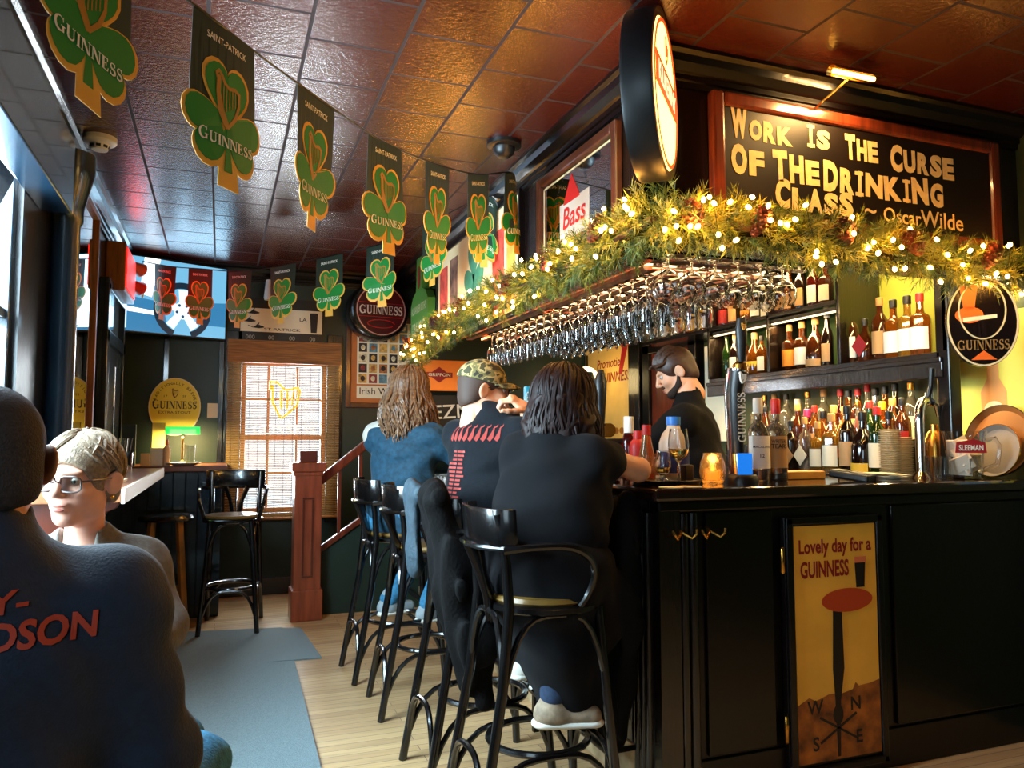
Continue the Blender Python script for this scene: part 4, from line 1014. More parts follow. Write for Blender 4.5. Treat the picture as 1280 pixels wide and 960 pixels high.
tag(MB().lathe([(0, 0), (.045, 0), (.05, .02), (.035, .17), (0, .17)], 16, (.37, YB-.06, 2.47)).build('wall_sounder', M_white, smooth=True), 'small white cup-shaped wall fitting above the countdown board', 'fitting')
ds = thing('drum_sign', 'round dark red stout sign hung over the framed collection', 'sign', (1.265, YB-.16, 2.405), .12)
MB().lathe([(0, -.11), (.245, -.11), (.26, -.09), (.26, .09), (.245, .11), (0, .11)], 40, axis=(0, 1, 0)).build('drum', M_bark, ds, smooth=True)
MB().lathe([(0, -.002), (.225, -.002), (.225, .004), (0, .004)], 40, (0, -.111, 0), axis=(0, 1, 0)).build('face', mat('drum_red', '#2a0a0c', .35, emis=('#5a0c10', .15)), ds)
m = MB()
for q in stroke([(.215*math.cos(2*PI*i/40), .215*math.sin(2*PI*i/40)) for i in range(41)], .008): m.prism(q, -.117, -.114)
m.build('ring', mat('ring_pink', '#c89a8a', .4), ds)
MB().prism(rect(-.205, .058, .205, .062), -.117, -.114).prism(rect(-.205, -.062, .205, -.058), -.117, -.114).polys([[(x*1.2, z) for x, z in p] for p in stroke(arc(0, -.12, .1, .035, 0, 330, 20), .006)], -.117, .002).build('red_lines', M_red, ds)
MB().serif('GUINNESS', 0, .0, .385, .075, -.117, .003).build('lettering', M_white, ds)
fr = thing('framed_collection', 'orange-matted frame of small cards captioned Irish on the back wall', 'picture', (1.38, YB, 1.98))
frame_box(fr, 'picture_frame', -.36, -.41, .36, .40, .045, .03, M_frame, .005)
MB().prism(rect(-.32, -.37, .32, .36), -.008, 0).build('mount', mat('orange_mount', '#b8692c', .6), fr)
MB().prism(rect(-.26, -.2, .3, .36), -.011, -.008).prism(rect(-.26, -.325, .24, -.215), -.011, -.008).build('white_sheet', M_paper, fr)
m = MB(); cols = [mat('card_%d' % i, c, .6, noise=(40, .5)) for i, c in enumerate(('#8a2a26', '#c89a4a', '#2a1a16', '#5f8490', '#a8622c', '#d8c8a0'))]
rc = random.Random(4)
for r in range(6):
    for c in range(6):
        m.cur = rc.randrange(6); x, z = -.245+c*.091, -.19+r*.092; m.prism(rect(x, z, x+.072, z+.078), -.013, -.011); m.cur = rc.randrange(6); m.prism(arc(x+.036, z+.04, .02, .024, 0, 360, 12)[:-1], -.0145, -.013)
m.build('cards', cols, fr)
MB().text('Irish W', -.235, -.29, .085, -.0125, .004, 'l').build('caption', M_dk, fr)
# green bottle-shaped draught sign on the soffit
gsn = thing('draught_sign', 'green bottle-shaped draught beer sign standing at the far end of the soffit', 'sign', (BX-.005, 5.86, 2.26), -PI/2)
o_ = [(-.27, -.33), (.27, -.33), (.27, .1), (.2, .17), (.1, .2), (.08, .5), (-.08, .5), (-.1, .2), (-.2, .17), (-.27, .1)]
MB().prism(o_, -.06, 0).build('board', mat('bottle_green_sign', '#4a8a3a', .4), gsn)
m = MB().textw('DRAUGHT', 0, -.1, .4, .1, -.063, .02); m.build('lettering', mat('pale_green_print', '#b8cc9a', .5), gsn); m = MB().textw("ALEXANDER KEITH'S", 0, .055, .46, .06, -.063, .015)
m.build('lettering', mat('pale_green_print', '#b8cc9a', .5), gsn)
MB().prism(arc(0, .3, .035, .09, 0, 360, 16)[:-1], -.064, -.06).build('figure_print', M_crimson, gsn)

# orange crate sign and chalkboard behind the bar
og = thing('orange_sign', 'orange beer sign with a red round badge behind the long-haired drinker', 'sign', (1.95, YB-.25, 1.86))
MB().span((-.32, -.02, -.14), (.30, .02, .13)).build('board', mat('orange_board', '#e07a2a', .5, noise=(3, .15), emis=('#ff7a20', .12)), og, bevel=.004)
MB().prism([(-.25, 0), (-.15, .07), (-.05, 0), (-.15, -.07)], -.023, -.02).prism(rect(-.27, -.022, -.03, .022), -.024, -.02).prism(arc(.19, .0, .085, .085, 0, 360, 24)[:-1], -.023, -.02).build('badge', M_crimson, og)
m = MB().textw('GRIFFON', -.15, 0, .2, .026, -.026, .01)
m.prism(arc(.19, 0, .05, .05, 0, 360, 20)[:-1], -.025, -.022); m.build('lettering', M_paper, og)
ck = thing('chalkboard', 'small dark chalkboard with loose white writing behind the drinkers', 'chalkboard', (1.98, YB-.22, 1.42))
MB().span((-.36, -.02, -.3), (.36, .02, .26)).build('board', mat('chalkboard_black', '#1a1410', .6), ck)
MB().textw('EZM', -.05, .12, .34, .12, -.022, .004, .06).build('chalk_writing', M_white, ck); MB().textw('NM', .0, -.12, .3, .1, -.022, .004, .05).build('chalk_writing', M_white, ck)

# oval sign and yellow bottle prints on the right wall
os_ = thing('oval_sign', 'small dark oval sign with a pint emblem hanging just below the garland', 'sign', (3.06, 2.375, 1.80), -.62)
MB().prism(oval(.14, .195), -.02, .0).build('board', M_bark, os_)
m = MB()
for q in stroke([(.134*math.cos(2*PI*i/40), .189*math.sin(2*PI*i/40)) for i in range(41)], .007): m.prism(q, -.024, -.018)
for q in stroke(arc(-.0, .05, .09, .125, 0, 360, 30), .006): m.prism(q, -.023, -.019)
m.build('ring', mat('pale_gilt', '#d9cba0'), os_)
MB().prism([(-.085, .16), (-.015, .16), (-.03, .05), (-.07, .05)], -.022, -.019).prism(arc(-.05, .03, .055, .035, 0, 360, 16)[:-1], -.022, -.019).build('pint_print', M_orange, os_); MB().prism([(-.05, -.165), (.05, -.165), (.0, -.125)], -.022, -.019).build('base_print', M_orange, os_)
MB().prism([(-.075, .0), (.055, .014), (.055, .03), (-.075, .018)], -.024, -.02).build('scroll', M_paper, os_)
MB().serif('GUINNESS', 0, -.1, .2, .042, -.023, .002).build('lettering', mat('dull_gilt', '#8a6a3a', .4), os_)
MB().tube([(0, -.01, .19), (0, -.005, .24)], .004, 6).tube([(0, -.005, .24), (.0, .06, .255)], .004, 6).build('hanger', M_blk, os_)
yp = thing('bottle_print', 'yellow print of painted spirit bottles on the wall above the round trays', 'poster', (XR-.004, 2.5, 1.55), -PI/2)
MB().prism(rect(-.34, -.36, .44, .34), -.008, 0).build('sheet', mat('print_yellow', '#d8cf5a', .6), yp)
m = MB()
for x, c, mm in ((-.08, 0, '#d89a5a'), (.2, 1, '#4a6a86'), (.36, 2, '#7aa0b8')):
    MB().prism([(x-.065, -.33), (x+.065, -.33), (x+.065, -.03), (x+.03, .03), (x+.028, .12), (x-.028, .12), (x-.03, .03), (x-.065, -.03)], -.0095, -.008).build('bottle_image', mat('bimg_%d' % c, mm, .6), yp)
    MB().prism(arc(x, -.12, .05, .045, 0, 360, 16)[:-1], -.011, -.0095).build('label_image', M_paper, yp)
strip('strip_light', 'short strip lamp on the right wall above the yellow bottle print', (XR-.03, 2.46, 2.02), (XR-.03, 2.60, 2.02), 3, (1, .85, .45), (-.35, 0, -1))

# ---------------------------------------------------------------- bottles
def liquor(n, c, tr=.85): return mat('bottle_glass_'+n, c, .06, trans=tr, ior=1.4, coat=.3)
G = {'amber': liquor('amber', '#b8621a'), 'dark': mat('bottle_glass_dark', '#120806', .08, coat=.6), 'clear': liquor('clear', '#f2ead8', .95), 'gold': liquor('gold', '#e0a03a'), 'red': liquor('red', '#7a1a10'), 'green': liquor('green', '#1d3a14', .6), 'brown': liquor('brown', '#5a2a10', .7)}
LB = {'cream': M_paper, 'white': mat('label_white', '#ece6da', .6), 'black': M_dk, 'orange': mat('label_orange', '#e08a28', .6), 'red': M_crimson, 'tan': mat('label_tan', '#b48a58', .6), 'yellow': mat('label_yellow', '#e0b028', .6)}
CP = {'black': M_blk, 'cork': mat('cork_cap', '#b08048', .6), 'red': M_red, 'gold': M_brass, 'cream': M_white, 'pink': mat('pink_cap', '#c0306a', .4), 'yellow': mat('yellow_cap', '#e0a020', .4)}
BP = {  # radius, heights: (profile r,z), label z-range
 'tall':   [(0, 0), (.036, 0), (.039, .006), (.039, .185), (.034, .205), (.018, .232), (.0145, .25), (.0145, .29)],
 'square': [(0, 0), (.043, 0), (.045, .005), (.045, .165), (.04, .18), (.018, .196), (.0155, .21), (.0155, .262)],
 'round':  [(0, 0), (.042, 0), (.047, .01), (.052, .06), (.05, .12), (.034, .165), (.018, .185), (.015, .2), (.015, .245)],
 'slim':   [(0, 0), (.031, 0), (.034, .006), (.033, .17), (.026, .2), (.014, .235), (.013, .3)],
 'flask':  [(0, 0), (.045, 0), (.05, .01), (.047, .1), (.03, .15), (.016, .175), (.0145, .22)],
}
BPROTO = {}
CAPNAME = {'cork': 'cork-topped', 'cream': 'cream-capped'}
def bottle(kind, glass, label_c, cap, loc, label, group, s=1., rz=0., diamond=False):
    key = (kind, glass, label_c, cap, diamond)
    if key in BPROTO:
        return dup(BPROTO[key], loc, rz, label, group, scale=s)
    t = thing('bottle', label, 'bottle', loc, rz, group); t.scale = (s,)*3
    pr = BP[kind]; n = 8 if kind == 'square' else 18; H = pr[-1][1]; r = pr[3][0]
    MB().lathe(pr+[(0, H)], n).build('glass_body', G[glass], t, smooth=True)
    zt = next(z for rr, z in pr[3:] if rr <= r)
    if label_c:
        z0, z1 = zt*.18, zt*.78
        if diamond: MB().prism([(-.048, .09), (0, .03), (.048, .09), (0, .15)], -r-.006, -r-.003).build('label', LB[label_c], t)
        else:
            m = MB(); k = 12; vs = []
            for z in (z0, z1):
                for i in range(k+1):
                    a = -PI/2+(-1.25+2.5*i/k); vs.append(((r+.0012)*math.cos(a), (r+.0012)*math.sin(a), z))
            m.add(vs, [(i, i+1, i+k+2, i+k+1) for i in range(k)]); o = m.build('label', LB[label_c], t, smooth=True)
    MB().lathe([(0, H-.018), (.0165, H-.018), (.0175, H-.012), (.0175, H+.018), (.014, H+.022), (0, H+.022)], 14).build('cap', CP[cap], t, smooth=True)
    BPROTO[key] = t
    return t
ORD = ['first', 'second', 'third', 'fourth', 'fifth', 'sixth', 'seventh', 'eighth', 'ninth', 'tenth', 'eleventh', 'twelfth', 'thirteenth', 'fourteenth', 'fifteenth', 'sixteenth']
def row(items, X, z, where, group):
    for i, it in enumerate(items):
        pxx, kind, gl, lb, cp = it[:5]; s = it[5] if len(it) > 5 else 1.
        y = at(pxx, 548, X=X).y
        lab = f"{gl} bottle, {lb+' label' if lb else 'no label'}, {cp} top, {ORD[i]} from left {where}"
        bottle(kind, gl, lb, cp, (X, y, z), lab, group, s, -PI/2+random.uniform(-.2, .25), len(it) > 6)
row([(1068, 'tall', 'brown', 'white', 'red', 1.02), (1086, 'flask', 'brown', 'red', 'black', .98, 1), (1105, 'tall', 'brown', 'tan', 'cork', 1.06), (1122, 'square', 'amber', 'white', 'black', 1.08), (1140, 'square', 'gold', 'white', 'black', 1.1), (1156, 'square', 'amber', 'white', 'red', 1.1)], 3.2, Z1, 'in the lit shelf bay', 'bottles in the lit shelf bay')
row([(974, 'tall', 'amber', 'white', 'cork'), (990, 'square', 'brown', 'orange', 'cork'), (1006, 'square', 'brown', 'white', 'cork', 1.02), (1023, 'round', 'brown', 'tan', 'cork', 1.12), (1038, 'slim', 'dark', 'tan', 'cream')], 3.2, Z1, 'on the lower middle shelf', 'bottles on the lower middle shelf')
row([(978, 'square', 'red', 'tan', 'cork', .94), (991, 'slim', 'amber', 'tan', 'black', .96), (1006, 'tall', 'dark', 'tan', 'black', .93), (1022, 'tall', 'red', 'white', 'cork', .92), (1038, 'square', 'brown', 'cream', 'black', .9)], 3.2, Z2, 'on the upper middle shelf', 'bottles on the upper middle shelf')
row([(899, 'tall', 'dark', 'white', 'cork'), (911, 'slim', 'green', None, 'black'), (921, 'tall', 'dark', 'cream', 'cork', .95), (932, 'tall', 'brown', 'cream', 'cork', .98), (946, 'flask', 'amber', 'yellow', 'cork', 1.15), (955, 'tall', 'amber', 'cream', 'black', .8)], 3.2, Z1, 'on the lower left shelf', 'bottles on the lower left shelf')
row([(897, 'tall', 'dark', 'red', 'black', .9), (908, 'square', 'red', 'red', 'black', .92), (920, 'tall', 'brown', 'tan', 'black', .9), (938, 'flask', 'amber', 'orange', 'black', 1.0), (950, 'square', 'dark', 'white', 'black', .95)], 3.2, Z2, 'on the upper left shelf', 'bottles on the upper left shelf')
row([(826, 'tall', 'dark', 'black', 'black', .85), (834, 'tall', 'brown', 'white', 'black', .85), (842, 'square', 'green', 'white', 'black', .9), (851, 'tall', 'green', 'tan', 'black', .9), (860, 'tall', 'dark', 'red', 'black', .9), (868, 'square', 'amber', 'yellow', 'gold', .9), (876, 'square', 'gold', 'yellow', 'gold', .92), (884, 'square', 'brown', 'white', 'black', .92)], 3.2, Z2, 'on the far shelf end', 'bottles on the far shelf end')
tag(MB().span((3.14, at(966, 548, X=3.18).y-.04, Z2+.001), (3.24, at(966, 548, X=3.18).y+.04, Z2+.27)).build('bottle_carton', M_paper, bevel=.003), 'tall cream bottle carton on the upper shelf of the middle bay', 'carton')
kinds = lambda *a: a
row([(946, 'tall', 'clear', None, 'black'), (957, 'slim', 'brown', None, 'gold'), (969, 'tall', 'clear', 'cream', 'cork', 1.03), (984, 'tall', 'clear', None, 'black', 1.03), (998, 'round', 'clear', None, 'cream', 1.05), (1011, 'slim', 'clear', 'white', 'gold', 1.0), (1031, 'tall', 'clear', None, 'cork', 1.05), (1052, 'slim', 'red', 'red', 'red', 1.0), (1062, 'square', 'amber', 'tan', 'black', 1.1), (1074, 'tall', 'brown', 'tan', 'red', 1.02), (1086, 'slim', 'clear', 'red', 'red', 1.04), (1096, 'square', 'clear', 'white', 'black', 1.1), (1108, 'tall', 'amber', 'orange', 'black', 1.02), (1121, 'tall', 'dark', None, 'black', 1.05), (1141, 'tall', 'clear', 'cream', 'gold', 1.05)], 3.325, 1.261, 'in the counter back row', 'bottles in the back row of the counter')
row([(958, 'tall', 'brown', 'tan', 'black'), (998, 'tall', 'brown', None, 'cork', 1.0), (1010, 'flask', 'red', None, 'pink', 1.15), (1019, 'tall', 'amber', 'tan', 'red', .95), (1030, 'flask', 'amber', 'cream', 'black', 1.1), (1043, 'round', 'amber', 'orange', 'cork', 1.1), (1057, 'round', 'gold', 'cream', 'cork', 1.06), (1074, 'slim', 'clear', 'white', 'gold', .97), (1088, 'tall', 'green', 'red', 'red', .98), (1104, 'square', 'amber', 'yellow', 'yellow', 1.05), (1117, 'tall', 'amber', 'tan', 'cork', 1.0), (1129, 'tall', 'brown', 'red', 'black', 1.0)], 3.185, 1.191, 'in the counter middle row', 'bottles in the middle row of the counter')
row([(989, 'tall', 'dark', 'tan', 'black', .9, 1), (1006, 'tall', 'clear', 'cream', 'cork', .95, 1), (1022, 'square', 'gold', 'cream', 'cork', .95), (1040, 'square', 'gold', 'cream', 'cork', 1.1), (1060, 'tall', 'dark', 'tan', 'black', 1.12), (1079, 'round', 'dark', 'yellow', 'black', 1.18), (1097, 'tall', 'green', 'cream', 'red', 1.08), (1112, 'tall', 'brown', 'orange', 'black', 1.0)], 3.04, 1.121, 'in the counter front row', 'bottles in the front row of the counter')

# ---------------------------------------------------------------- things standing on the bar
def bt(px, Y): return Vector((at(px, 548, Y=Y).x, Y, BZ))
def big_bottle(px, Y, label, lines, cap, liq):
    t = thing('bottle', label, 'bottle', bt(px, Y), 0, 'whiskey bottles on the bar')
    MB().lathe([(0, 0), (.042, 0), (.045, .006), (.045, .2), (.04, .222), (.02, .25), (.016, .262), (.016, .30), (.0, .30)], 24).build('glass_body', G['clear'], t, smooth=True)
    MB().lathe([(0, .008), (.0405, .008), (.0405, liq), (0, liq)], 24).build('whiskey', liquor('whiskey', '#9a5a1e', .8), t, smooth=True)
    m = MB(); k = 14; vs = []
    for z in (.055, .19):
        for i in range(k+1):
            a = -PI/2+(-1.3+2.6*i/k)-.35; vs.append((.0463*math.cos(a), .0463*math.sin(a), z))
    lb = m.add(vs, [(i, i+1, i+k+2, i+k+1) for i in range(k)]).build('label', LB['white'] if cap == 'cream' else LB['tan'], t, smooth=True)
    def wrapv(p):
        a = -PI/2-.35+p[0]/.0475; return (.0478*math.cos(a), .0478*math.sin(a), p[2])
    for q, z, h, w in lines:
        m = MB().textw(q, 0, z, w, h, 0, .012); m.v = [wrapv(p) for p in m.v]; m.build('lettering', M_dk, lb)
    MB().lathe([(0, .285), (.019, .285), (.02, .29), (.02, .345), (.017, .35), (0, .35)], 18).build('cap', CP[cap], t, smooth=True)
big_bottle(948, 2.68, 'tall whisky bottle with white label on the bar, right of the stout tap', [('MACALLAN', .145, .009, .075), ('12', .108, .014, .018)], 'cream', .05)
big_bottle(970, 2.72, 'whiskey bottle with tan label and dark red top on the bar beside the white-labelled one', [('WRITERS', .168, .014, .07), ('TEARS', .147, .018, .072)], 'red', .08)
MB_tear = None
# candle jar
cj = thing('candle_jar', 'ribbed glass candle jar with a lit candle on the bar', 'candle', bt(890, 2.60))
m = MB(); pr = [(0, 0), (.036, 0), (.046, .015), (.052, .045), (.048, .085), (.036, .112), (.036, .122)]
m.lathe(pr+[(.033, .122), (.033, .112), (.044, .085), (.048, .045), (.042, .018), (0, .012)], 30); m.build('jar', mat('amber_pressed_glass', '#ffe0a8', .05, trans=.95, bump=(120, .5)), cj, smooth=True)
cdl = MB().lathe([(0, .014), (.03, .014), (.03, .05), (.026, .052), (0, .05)], 20).build('candle', mat('candle_wax', '#ffdca0', .5, emis=('#ff9a30', 1.2)), cj, smooth=True)
MB().lathe([(0, .052), (.005, .06), (.006, .068), (.003, .08), (0, .09)], 10).build('flame', mat('flame', '#fff0c0', emis=('#ffb850', 40.)), cdl, smooth=True)
l = bpy.data.lights.new('candle_light', 'POINT'); l.energy = 1.2; l.color = (1, .6, .22); l.shadow_soft_size = .02
k = bpy.data.objects.new('candle_light', l); COL.objects.link(k); k.parent = cj; k.location = (0, 0, .10)
# glasses
M_wine = mat('white_wine', '#e8c860', .02, trans=.95, ior=1.33)
def wine_glass(label, loc, group=None, fill=True, s=1.):
    t = thing('wine_glass', label, 'glass', loc, 0, group); t.scale = (s,)*3
    o = [(0, 0), (.036, 0), (.036, .002), (.012, .006), (.0045, .016), (.004, .08), (.01, .09), (.03, .108), (.038, .135), (.036, .17), (.031, .205), (.0297, .205), (.0347, .17), (.0365, .135), (.0285, .109), (.008, .094), (0, .092)]
    MB().lathe(o, 22).build('glass', M_glass, t, smooth=True)
    if fill: MB().lathe([(0, .0935), (.008, .0955), (.028, .111), (.0355, .132), (0, .132)], 20).build('wine', M_wine, t, smooth=True)
    return t
wine_glass('stemmed glass of white wine on the bar left of the candle', bt(848, 2.56), 'drinks on the bar', True, 1.06)
def nosing(loc, label):
    t = thing('tasting_glass', label, 'glass', loc, 0, 'drinks on the bar')
    MB().lathe([(0, 0), (.028, 0), (.028, .006), (.014, .014), (.012, .026), (.026, .04), (.034, .062), (.031, .09), (.024, .125), (.0228, .125), (.0295, .09), (.0325, .062), (.0245, .042), (0, .036)], 22).build('glass', M_glass, t, smooth=True)
    MB().lathe([(0, .0365), (.024, .0425), (.031, .058), (0, .058)], 20).build('whiskey', M_wine, t, smooth=True)
bp_ = thing('serving_tray', 'small black round tray on the bar under the tasting glass', 'tray', bt(832, 2.70))
MB().lathe([(0, 0), (.13, 0), (.14, .015), (.136, .017), (.128, .006), (0, .006)], 32).build('tray', M_blk, bp_, smooth=True)
nosing(bt(828, 2.68)+Vector((0, 0, .007)), 'small tulip tasting glass on the black tray left of the wine glass')
for px_, Y_, lab in ((838, 2.475, 'pale round coaster at the bar edge left of the wine glass'), (861, 2.485, 'pale round coaster at the bar edge in front of the candle')):
    tag(MB().lathe([(0, 0), (.045, 0), (.045, .0015), (0, .0015)], 24, bt(px_, Y_)).build('coaster', M_paper), lab, 'coaster', 'coasters')
jg = thing('juice_jug', 'pale plastic jug with blue cap standing behind the wine glass', 'jug', bt(842, 2.95))
MB().lathe([(0, 0), (.06, 0), (.065, .01), (.065, .16), (.05, .2), (.03, .225), (.026, .245), (0, .245)], 20).build('jug_body', mat('milky_plastic', '#e0c8b0', .35, trans=.3), jg, smooth=True)
MB().lathe([(0, .238), (.031, .238), (.031, .275), (0, .276)], 20).build('cap', mat('blue_cap', '#2a6ab8', .4), jg, smooth=True)
MB().lathe([(.0655, .03), (.0665, .03), (.0665, .12), (.0655, .12)], 20).build('label', mat('navy_label', '#1a1f5a', .5), jg, smooth=True)
def sauce(px, Y, label, prof, body, cap, lab=None, capz=.02):
    t = thing('sauce_bottle', label, 'bottle', bt(px, Y), 0, 'sauce bottles on the bar'); H = prof[-1][1]; r = prof[-1][0]
    MB().lathe([(0, 0)]+prof+[(0, H)], 20).build('bottle_body', body, t, smooth=True)
    MB().lathe([(0, H-.006), (r+.004, H-.006), (r+.003, H+capz*1.6), (0, H+capz*1.6)], 16).build('cap', cap, t, smooth=True)
    if lab: MB().lathe([(prof[1][0]+.001, .04), (prof[1][0]+.002, .04), (prof[1][0]+.002, .1), (prof[1][0]+.001, .1)], 20).build('label', lab, t, smooth=True)
sauce(808, 2.78, 'cone-shaped clear sauce bottle with red cap beside the elbow on the bar', [(.036, 0), (.038, .05), (.03, .12), (.018, .18), (.015, .2)], mat('vinegar_glass', '#c98a50', .05, trans=.7), M_red, None, .022)
sauce(797, 2.86, 'red squeeze bottle behind the cone-shaped sauce bottle', [(.035, 0), (.036, .14), (.03, .165), (.015, .18)], M_red, M_red, LB['tan'])
sauce(786, 2.95, 'dark sauce bottle with white top left of the red one', [(.036, 0), (.037, .15), (.025, .19), (.018, .21)], G['red'], M_white, LB['white'], .04)
cdy = thing('condiment_caddy', 'dark ribbed condiment caddy on the bar by the sauce bottles', 'caddy', bt(768, 3.0))
MB().span((-.05, -.04, 0), (.05, .04, .16)).build('caddy', M_chrome, cdy, bevel=.006); MB().span((-.055, -.045, .16), (.055, .045, .18)).build('lid', M_blk, cdy, bevel=.005)
cb2 = tag(MB().span((-.02, -.02, 0), (.02, .02, .075)).build('salt_shaker', M_blk, bevel=.005), 'small black square shaker between wine glass and candle', 'shaker'); cb2.location = bt(858, 2.66)

# stout tap tower
tp = thing('tap_tower', 'black and chrome stout tap column with vertical white lettering', 'beer tap', bt(925, 2.62), -.1)
m = MB(); P = [(-.0, 0), (-.012, .12), (-.02, .26), (-.018, .38), (0, .46)]
m.tube([(x, .02, z) for x, z in P], [.047, .036, .036, .042, .05], 16, sy=.75); m.build('chrome_shell', M_chrome, tp, smooth=True)
MB().tube([(x, -.004, z) for x, z in [(-.012, .12), (-.02, .26), (-.018, .38), (-.004, .45)]], [.028, .027, .032, .04], 16, sy=.9).build('black_front', M_blk, tp, smooth=True)
m = MB().serif('GUINNESS', 0, 0, .2, .034, 0, .002)
m.v = [(-.014-p[2]-.004, -.046+p[1]*.3, .265+p[0]) for p in m.v]; m.build('lettering', M_white, tp)
MB().polys(harp(-.008, .425, .045), -.048, .012).build('harp', M_white, tp)
MB().span((-.035, -.042, .035), (.03, -.03, .12)).build('blue_panel', mat('blue_screen', '#0a3a8a', .3, emis=('#1f7ae0', .9)), tp, bevel=.004)
MB().lathe([(0, 0), (.07, 0), (.07, .02), (.06, .035), (0, .035)], 24).build('base', M_blk, tp, smooth=True)
MB().lathe([(0, 0), (.02, 0), (.034, .02), (.03, .045), (.012, .06), (0, .06)], 16, (.02, .02, .44)).build('brass_bulb', M_brass, tp, smooth=True)
hd = MB().tube([(.015, .0, .495), (.01, -.01, .56), (.008, -.012, .62), (.01, -.01, .672)], [.014, .021, .024, .018], 12, sy=.7).build('tap_handle', M_blk, tp, smooth=True)
MB().polys(harp(.008, .635, .028), -.034, .004).build('handle_crest', M_gold, hd)

# chrome swan-neck tap, pitchers, cups, trays, terminal
ct = thing('beer_tap', 'curved chrome beer tap pipe with black lever beside the plastic cups', 'beer tap', bt(1150, 2.62), .2)
MB().tube([(0, 0, .02), (0, 0, .26), (.006, 0, .31), (.03, -.0, .345), (.07, 0, .355), (.1, 0, .345)], .021, 14).build('pipe', M_chrome, ct, smooth=True)
MB().lathe([(0, 0), (.045, 0), (.04, .012), (.028, .03), (0, .03)], 20).build('base', M_chrome, ct, smooth=True)
MB().tube([(.075, 0, .36), (.07, -.02, .42), (.065, -.03, .5)], [.01, .011, .014], 8).build('lever', M_blk, ct, smooth=True)
MB().tube([(.1, 0, .345), (.125, -.01, .33), (.135, -.012, .28)], [.013, .012, .009], 10).lathe([(0, 0), (.018, 0), (.018, .03), (0, .03)], 12, (.085, 0, .36)).build('spout', M_chrome, ct, smooth=True)
def pitcher(px, Y, label, paper, hx):
    t = thing('beer_pitcher', label, 'pitcher', bt(px, Y), -.6, 'beer pitchers'); t.scale = (1.12,)*3
    MB().lathe([(0, 0), (.058, 0), (.062, .01), (.066, .1), (.08, .19), (.0775, .19), (.0635, .1), (.059, .014), (0, .012)], 24).build('glass', M_thin, t, smooth=True)
    MB().tube([(hx*.066, 0, .15), (hx*.11, 0, .16), (hx*.125, 0, .13), (hx*.115, 0, .06), (hx*.062, 0, .035)], .009, 8).build('handle', M_glass, t, smooth=True)
    if paper:
        m = MB()
        for i in range(11): m.box((random.uniform(-.02, .02), random.uniform(-.02, .02), .045+.009*i), (.075, .06, .009), (random.uniform(.7, 1.3), random.uniform(-.5, .5), random.uniform(0, 3)))
        m.build('paper_napkins', mat('napkin_white', '#f0d8c4', .8), t)
        m = MB().prism([(-.055, .105), (.055, .105), (.05, .145), (.01, .158), (-.05, .145)], -.077, -.074); b = m.build('badge', M_crimson, t)
        MB().textw('SLEEMAN', 0, .125, .085, .02, -.079, .02).build('lettering', M_white, b)
    return t
pitcher(1205, 2.50, 'clear beer pitcher with a red badge stuffed with napkins on the bar', True, 1)
pitcher(1236, 2.66, 'empty clear beer pitcher behind the badged one', False, 1)
cs = None
for i, (px_, Y_, n_) in enumerate(((1112, 2.66, 26), (1128, 2.72, 22))):
    m = MB()
    for k in range(n_): m.lathe([(.038, k*.0085), (.040, k*.0085+.002), (.047, k*.0085+.004), (.047, k*.0085+.0065), (.040, k*.0085+.0075), (.036, k*.0085)], 20)
    m.lathe([(0, 0), (.036, 0), (.034, .02), (0, .004)], 20)
    o = m.build('cup_stack', mat('clear_plastic', '#f0dcae', .15, trans=.35), smooth=True); o.location = bt(px_, Y_)
    tag(o, ('tall stack of clear plastic cups on the bar beside the card terminal', 'shorter stack of clear plastic cups next to the chrome tap')[i], 'cup stack', 'plastic cup stacks')
for i, (px_, Y_, z) in enumerate(((1168, 2.71, 0), (1184, 2.66, 0))):
    t = thing('cocktail_shaker', ('golden cocktail shaker behind the chrome tap', 'golden cocktail shaker right of the chrome tap')[i], 'shaker', bt(px_, Y_)+Vector((0, 0, z)), 0, 'golden shakers')
    MB().lathe([(0, 0), (.036, 0), (.044, .16), (.042, .165), (0, .165)], 24).build('cup', M_brass, t, smooth=True)
    MB().lathe([(.0425, .166), (.044, .166), (.034, .2), (.024, .215), (0, .215)], 24).lathe([(0, .215), (.018, .215), (.016, .245), (0, .25)], 16).build('lid', M_brass, t, smooth=True)
for i, (px_, Y_, a) in enumerate(((1166, 2.60, 0), (1176, 2.55, .3), (1188, 2.62, .1))):
    t = tag(MB().lathe([(0, 0), (.03, 0), (.038, .1), (.0365, .1), (.028, .006), (0, .006)], 20).build('tumbler', M_thin, smooth=True), ('clear tumbler at the foot of the chrome tap', 'clear tumbler in front, left of the badged pitcher', 'clear tumbler tucked behind the badged pitcher')[i], 'glass', 'tumblers by the tap'); t.location = bt(px_, Y_)
for i, (Y_, r, tilt, off, m_) in enumerate(((2.50, .165, .2, .03, '#a06a3a'), (2.48, .12, .24, .085, '#9a9088'))):
    t = thing('round_tray', ('large brown round tray leaning on the wall', 'smaller grey round tray leaning in front of the brown one')[i], 'tray', (XR-.015-off-r*math.sin(tilt)*1.1, Y_, BZ+r*math.cos(tilt)+.004)); t.rotation_euler = (0, -PI/2+tilt, 0)
    MB().lathe([(0, 0), (r*.86, 0), (r*.95, .012), (r, .022), (r*.985, .026), (r*.93, .018), (r*.85, .006), (0, .006)], 40).build('dish', mat('tray_'+m_[1:], m_, .3, metal=.3), t, smooth=True)
    MB().lathe([(r*.985, .02), (r*1.005, .02), (r*1.005, .028), (r*.985, .028)], 40).build('rim', M_steel if i == 0 else M_brass, t, smooth=True)
tm = thing('card_terminal', 'black card payment terminal lying on the bar', 'card terminal', bt(1064, 2.58), .35)
